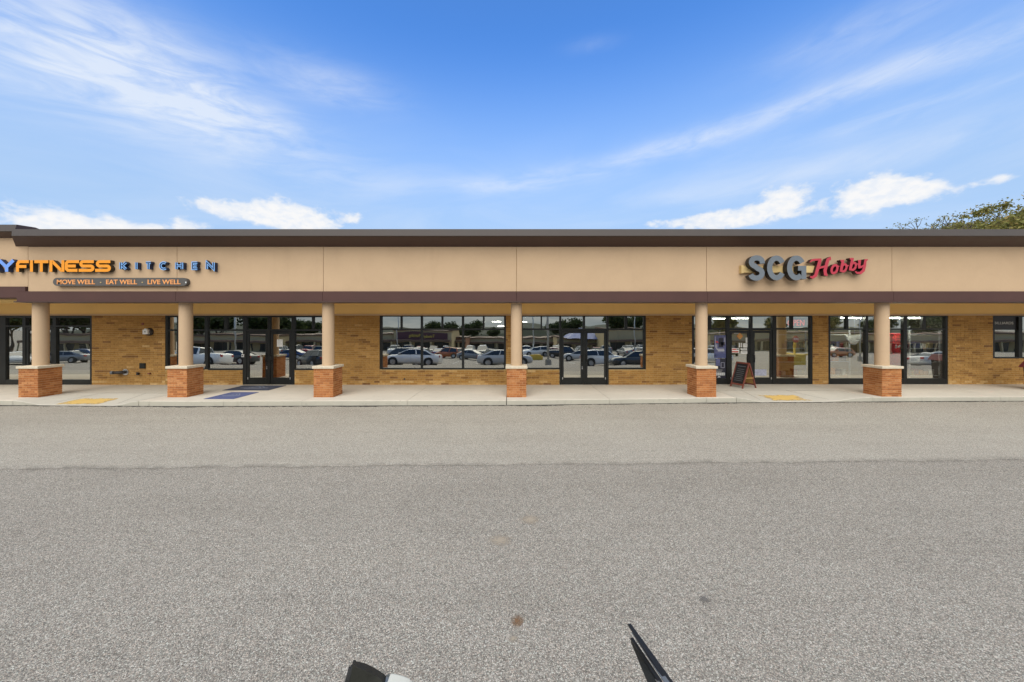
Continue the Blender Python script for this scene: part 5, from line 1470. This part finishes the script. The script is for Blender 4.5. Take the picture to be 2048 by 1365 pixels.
def car(kind, loc, rz, color, label):
    ms, P, wr = CARS[kind]; h = P['L'] / 2
    x_, y_, _ = loc; nrm = Vector((0, -(lot_z(x_, y_ + .8) - lot_z(x_, y_ - .8)) / 1.6, 1)).normalized()
    t_ = thing('parked_car' if kind != 'pickup' else 'pickup_truck', label, 'car' if kind != 'pickup' else 'truck', loc, rz, 'cars parked in the lot behind the photographer')
    t_.rotation_euler = (Vector((0, 0, 1)).rotation_difference(nrm) @ Matrix.Rotation(rz, 3, 'Z').to_quaternion()).to_euler()
    for nm in ('body', 'roof', 'windows'):
        o = link(nm, ms[nm], t_); o.color = (*color, 1)
    for x in (-h + .95, h - .92):
        for s in (1, -1):
            link('wheel_arch', ms['wheel_arch'], t_, (x, s * (P['W'] + .004), wr + .02), (0, 0, 0 if s > 0 else math.pi))
            w = link('wheel', ms['wheel'], t_, (x, s * (P['W'] - .09), wr), (0, 0, 0 if s > 0 else math.pi)); link('rim', ms['rim'], w)
    for s in (1, -1):
        link('headlight', ms['headlight'], t_, (h - .10, s * P['W'] * .58, P['hood'] - .26)); link('taillight', ms['taillight'], t_, (-h + .02, s * P['W'] * .66, P['deck'] - .2))
        o = link('door_mirror', ms['door_mirror'], t_, (P['g'][3] - .25, s * (P['W'] + .1), P['belt'] + .08)); o.color = (*color, 1)
    return t_
WHT, SIL, GRY, DRK, BLK, RED, ORG, BLU = (.80, .79, .76), (.50, .50, .49), (.20, .21, .22), (.035, .04, .042), (.012, .012, .013), (.30, .015, .018), (.42, .11, .03), (.03, .06, .18)
def place(kind, px, d, ang, color, label, ddy=0):
    x, y = mir(px, d); car(kind, (x, y, lot_z(x, y) - .0), R(ang), color, label)
place('sedan', 826, 31.2, 180, WHT, 'white sedan parked side on, mirrored large in the wide window')
place('van', 808, 38.5, 180, GRY, 'dark grey van behind the white sedan in the wide window reflection')
place('suv', 895, 58, 200, ORG, 'orange off roader mirrored in the middle of the wide window')
place('sedan', 1010, 31.5, 0, SIL, 'silver sedan mirrored on both sides of the centre column')
place('suv', 985, 40, 250, DRK, 'dark sport utility car behind the silver sedan in the reflection')
place('sedan', 945, 52, 20, GRY, 'grey sedan mirrored in the right pane of the wide window')
place('suv', 1204, 40, 0, WHT, 'white sport utility car mirrored in the right leaf of the middle door')
place('sedan', 1272, 34.5, 180, DRK, 'charcoal sedan mirrored right of the middle door')
place('sedan', 1160, 51, 200, SIL, 'silver grey sedan mirrored in the left leaf of the middle door')
place('sedan', 1100, 64, 180, RED, 'red car mirrored beside the near light pole')
place('suv', 1070, 62, 170, WHT, 'white car mirrored behind the yellow barrier')
place('pickup', 1128, 58, 10, BLK, 'black pickup mirrored at the left of the middle door')
place('suv', 630, 36, 215, DRK, 'dark sport utility car mirrored right of the left double door')
place('pickup', 395, 34.5, 180, WHT, 'white pickup mirrored behind the second column')
place('sedan', 580, 54, 175, BLU, 'blue sedan mirrored beside the left double door')
place('sedan', 470, 41, 185, DRK, 'dark sedan mirrored low in the left shop window')
place('sedan', 122, 44, 160, GRY, 'grey sedan mirrored in the far left window')
place('sedan', 165, 53, 180, BLU, 'blue car mirrored at the right of the far left window')
place('suv', 1420, 46, 20, WHT, 'white off roader mirrored beside the poster of the right shop')
place('sedan', 1880, 35, 0, SIL, 'silver sedan mirrored in the right pane of the right window')
place('sedan', 30, 40, 30, SIL, 'pale sedan mirrored at the left edge')
place('suv', 1675, 62, 180, ORG, 'rust coloured car mirrored in the left pane of the right window')
random.seed(99)
names = {0: 'white', 1: 'silver', 2: 'grey', 3: 'charcoal', 4: 'black', 5: 'red', 6: 'blue'}
cols = [WHT, SIL, GRY, DRK, BLK, RED, BLU]
ORD = ['first', 'second', 'third', 'fourth', 'fifth', 'sixth', 'seventh', 'eighth', 'ninth', 'tenth', 'eleventh', 'twelfth', 'thirteenth', 'fourteenth', 'fifteenth', 'sixteenth', 'seventeenth', 'eighteenth', 'nineteenth', 'twentieth'] + ['twenty-' + q for q in ('first', 'second', 'third', 'fourth', 'fifth', 'sixth', 'seventh', 'eighth', 'ninth')] + ['thirtieth'] + ['thirty-' + q for q in ('first', 'second', 'third', 'fourth', 'fifth', 'sixth', 'seventh', 'eighth', 'ninth')]
for row, d in enumerate((70, 82)):
    px_ = 560 + row * 11; k = 0
    while px_ < 1480:
        ci = random.randrange(7) if random.random() < .6 else random.choice((0, 1, 3)); kd_ = random.choice(('sedan', 'suv', 'suv', 'sedan', 'pickup'))
        if random.random() < .72:
            place(kd_, px_, d + random.uniform(-.5, .5), random.choice((85, 95, 265, 275)), cols[ci], 'x')
            k += 1
            o = [q for q in bpy.data.objects if q.get('label') == 'x'][0]
            o['label'] = '%s %s in the %s far row, %s car from its left end' % (names[ci], {'sedan': 'sedan', 'suv': 'sport utility car', 'pickup': 'pickup'}[kd_], ('first', 'second', 'third')[row], ORD[k - 1])
        px_ += 2.8 * F / d
# painted bay lines in the lot behind
m_ = simple('white_paint', (.55, .55, .52), .8, 0, .2, 5)
for i in range(7):
    x = -13 + i * 2.9 + 3
    for y0 in (-14.6,):
        mb = MB(); mb.box(-.05, .05, -4.6, 0, 0, .004); o = mb.build('bay_line', 'white_paint'); o.location = (x, y0, lot_z(x, y0) + .004); o.rotation_euler.x = math.atan((lot_z(x, y0) - lot_z(x, y0 - 4.6)) / 4.6); tag(o, 'painted white bay line across the lot, %s from the left of its row' % ORD[i], 'road marking', 'painted bay lines')
bpy.context.view_layer.update()
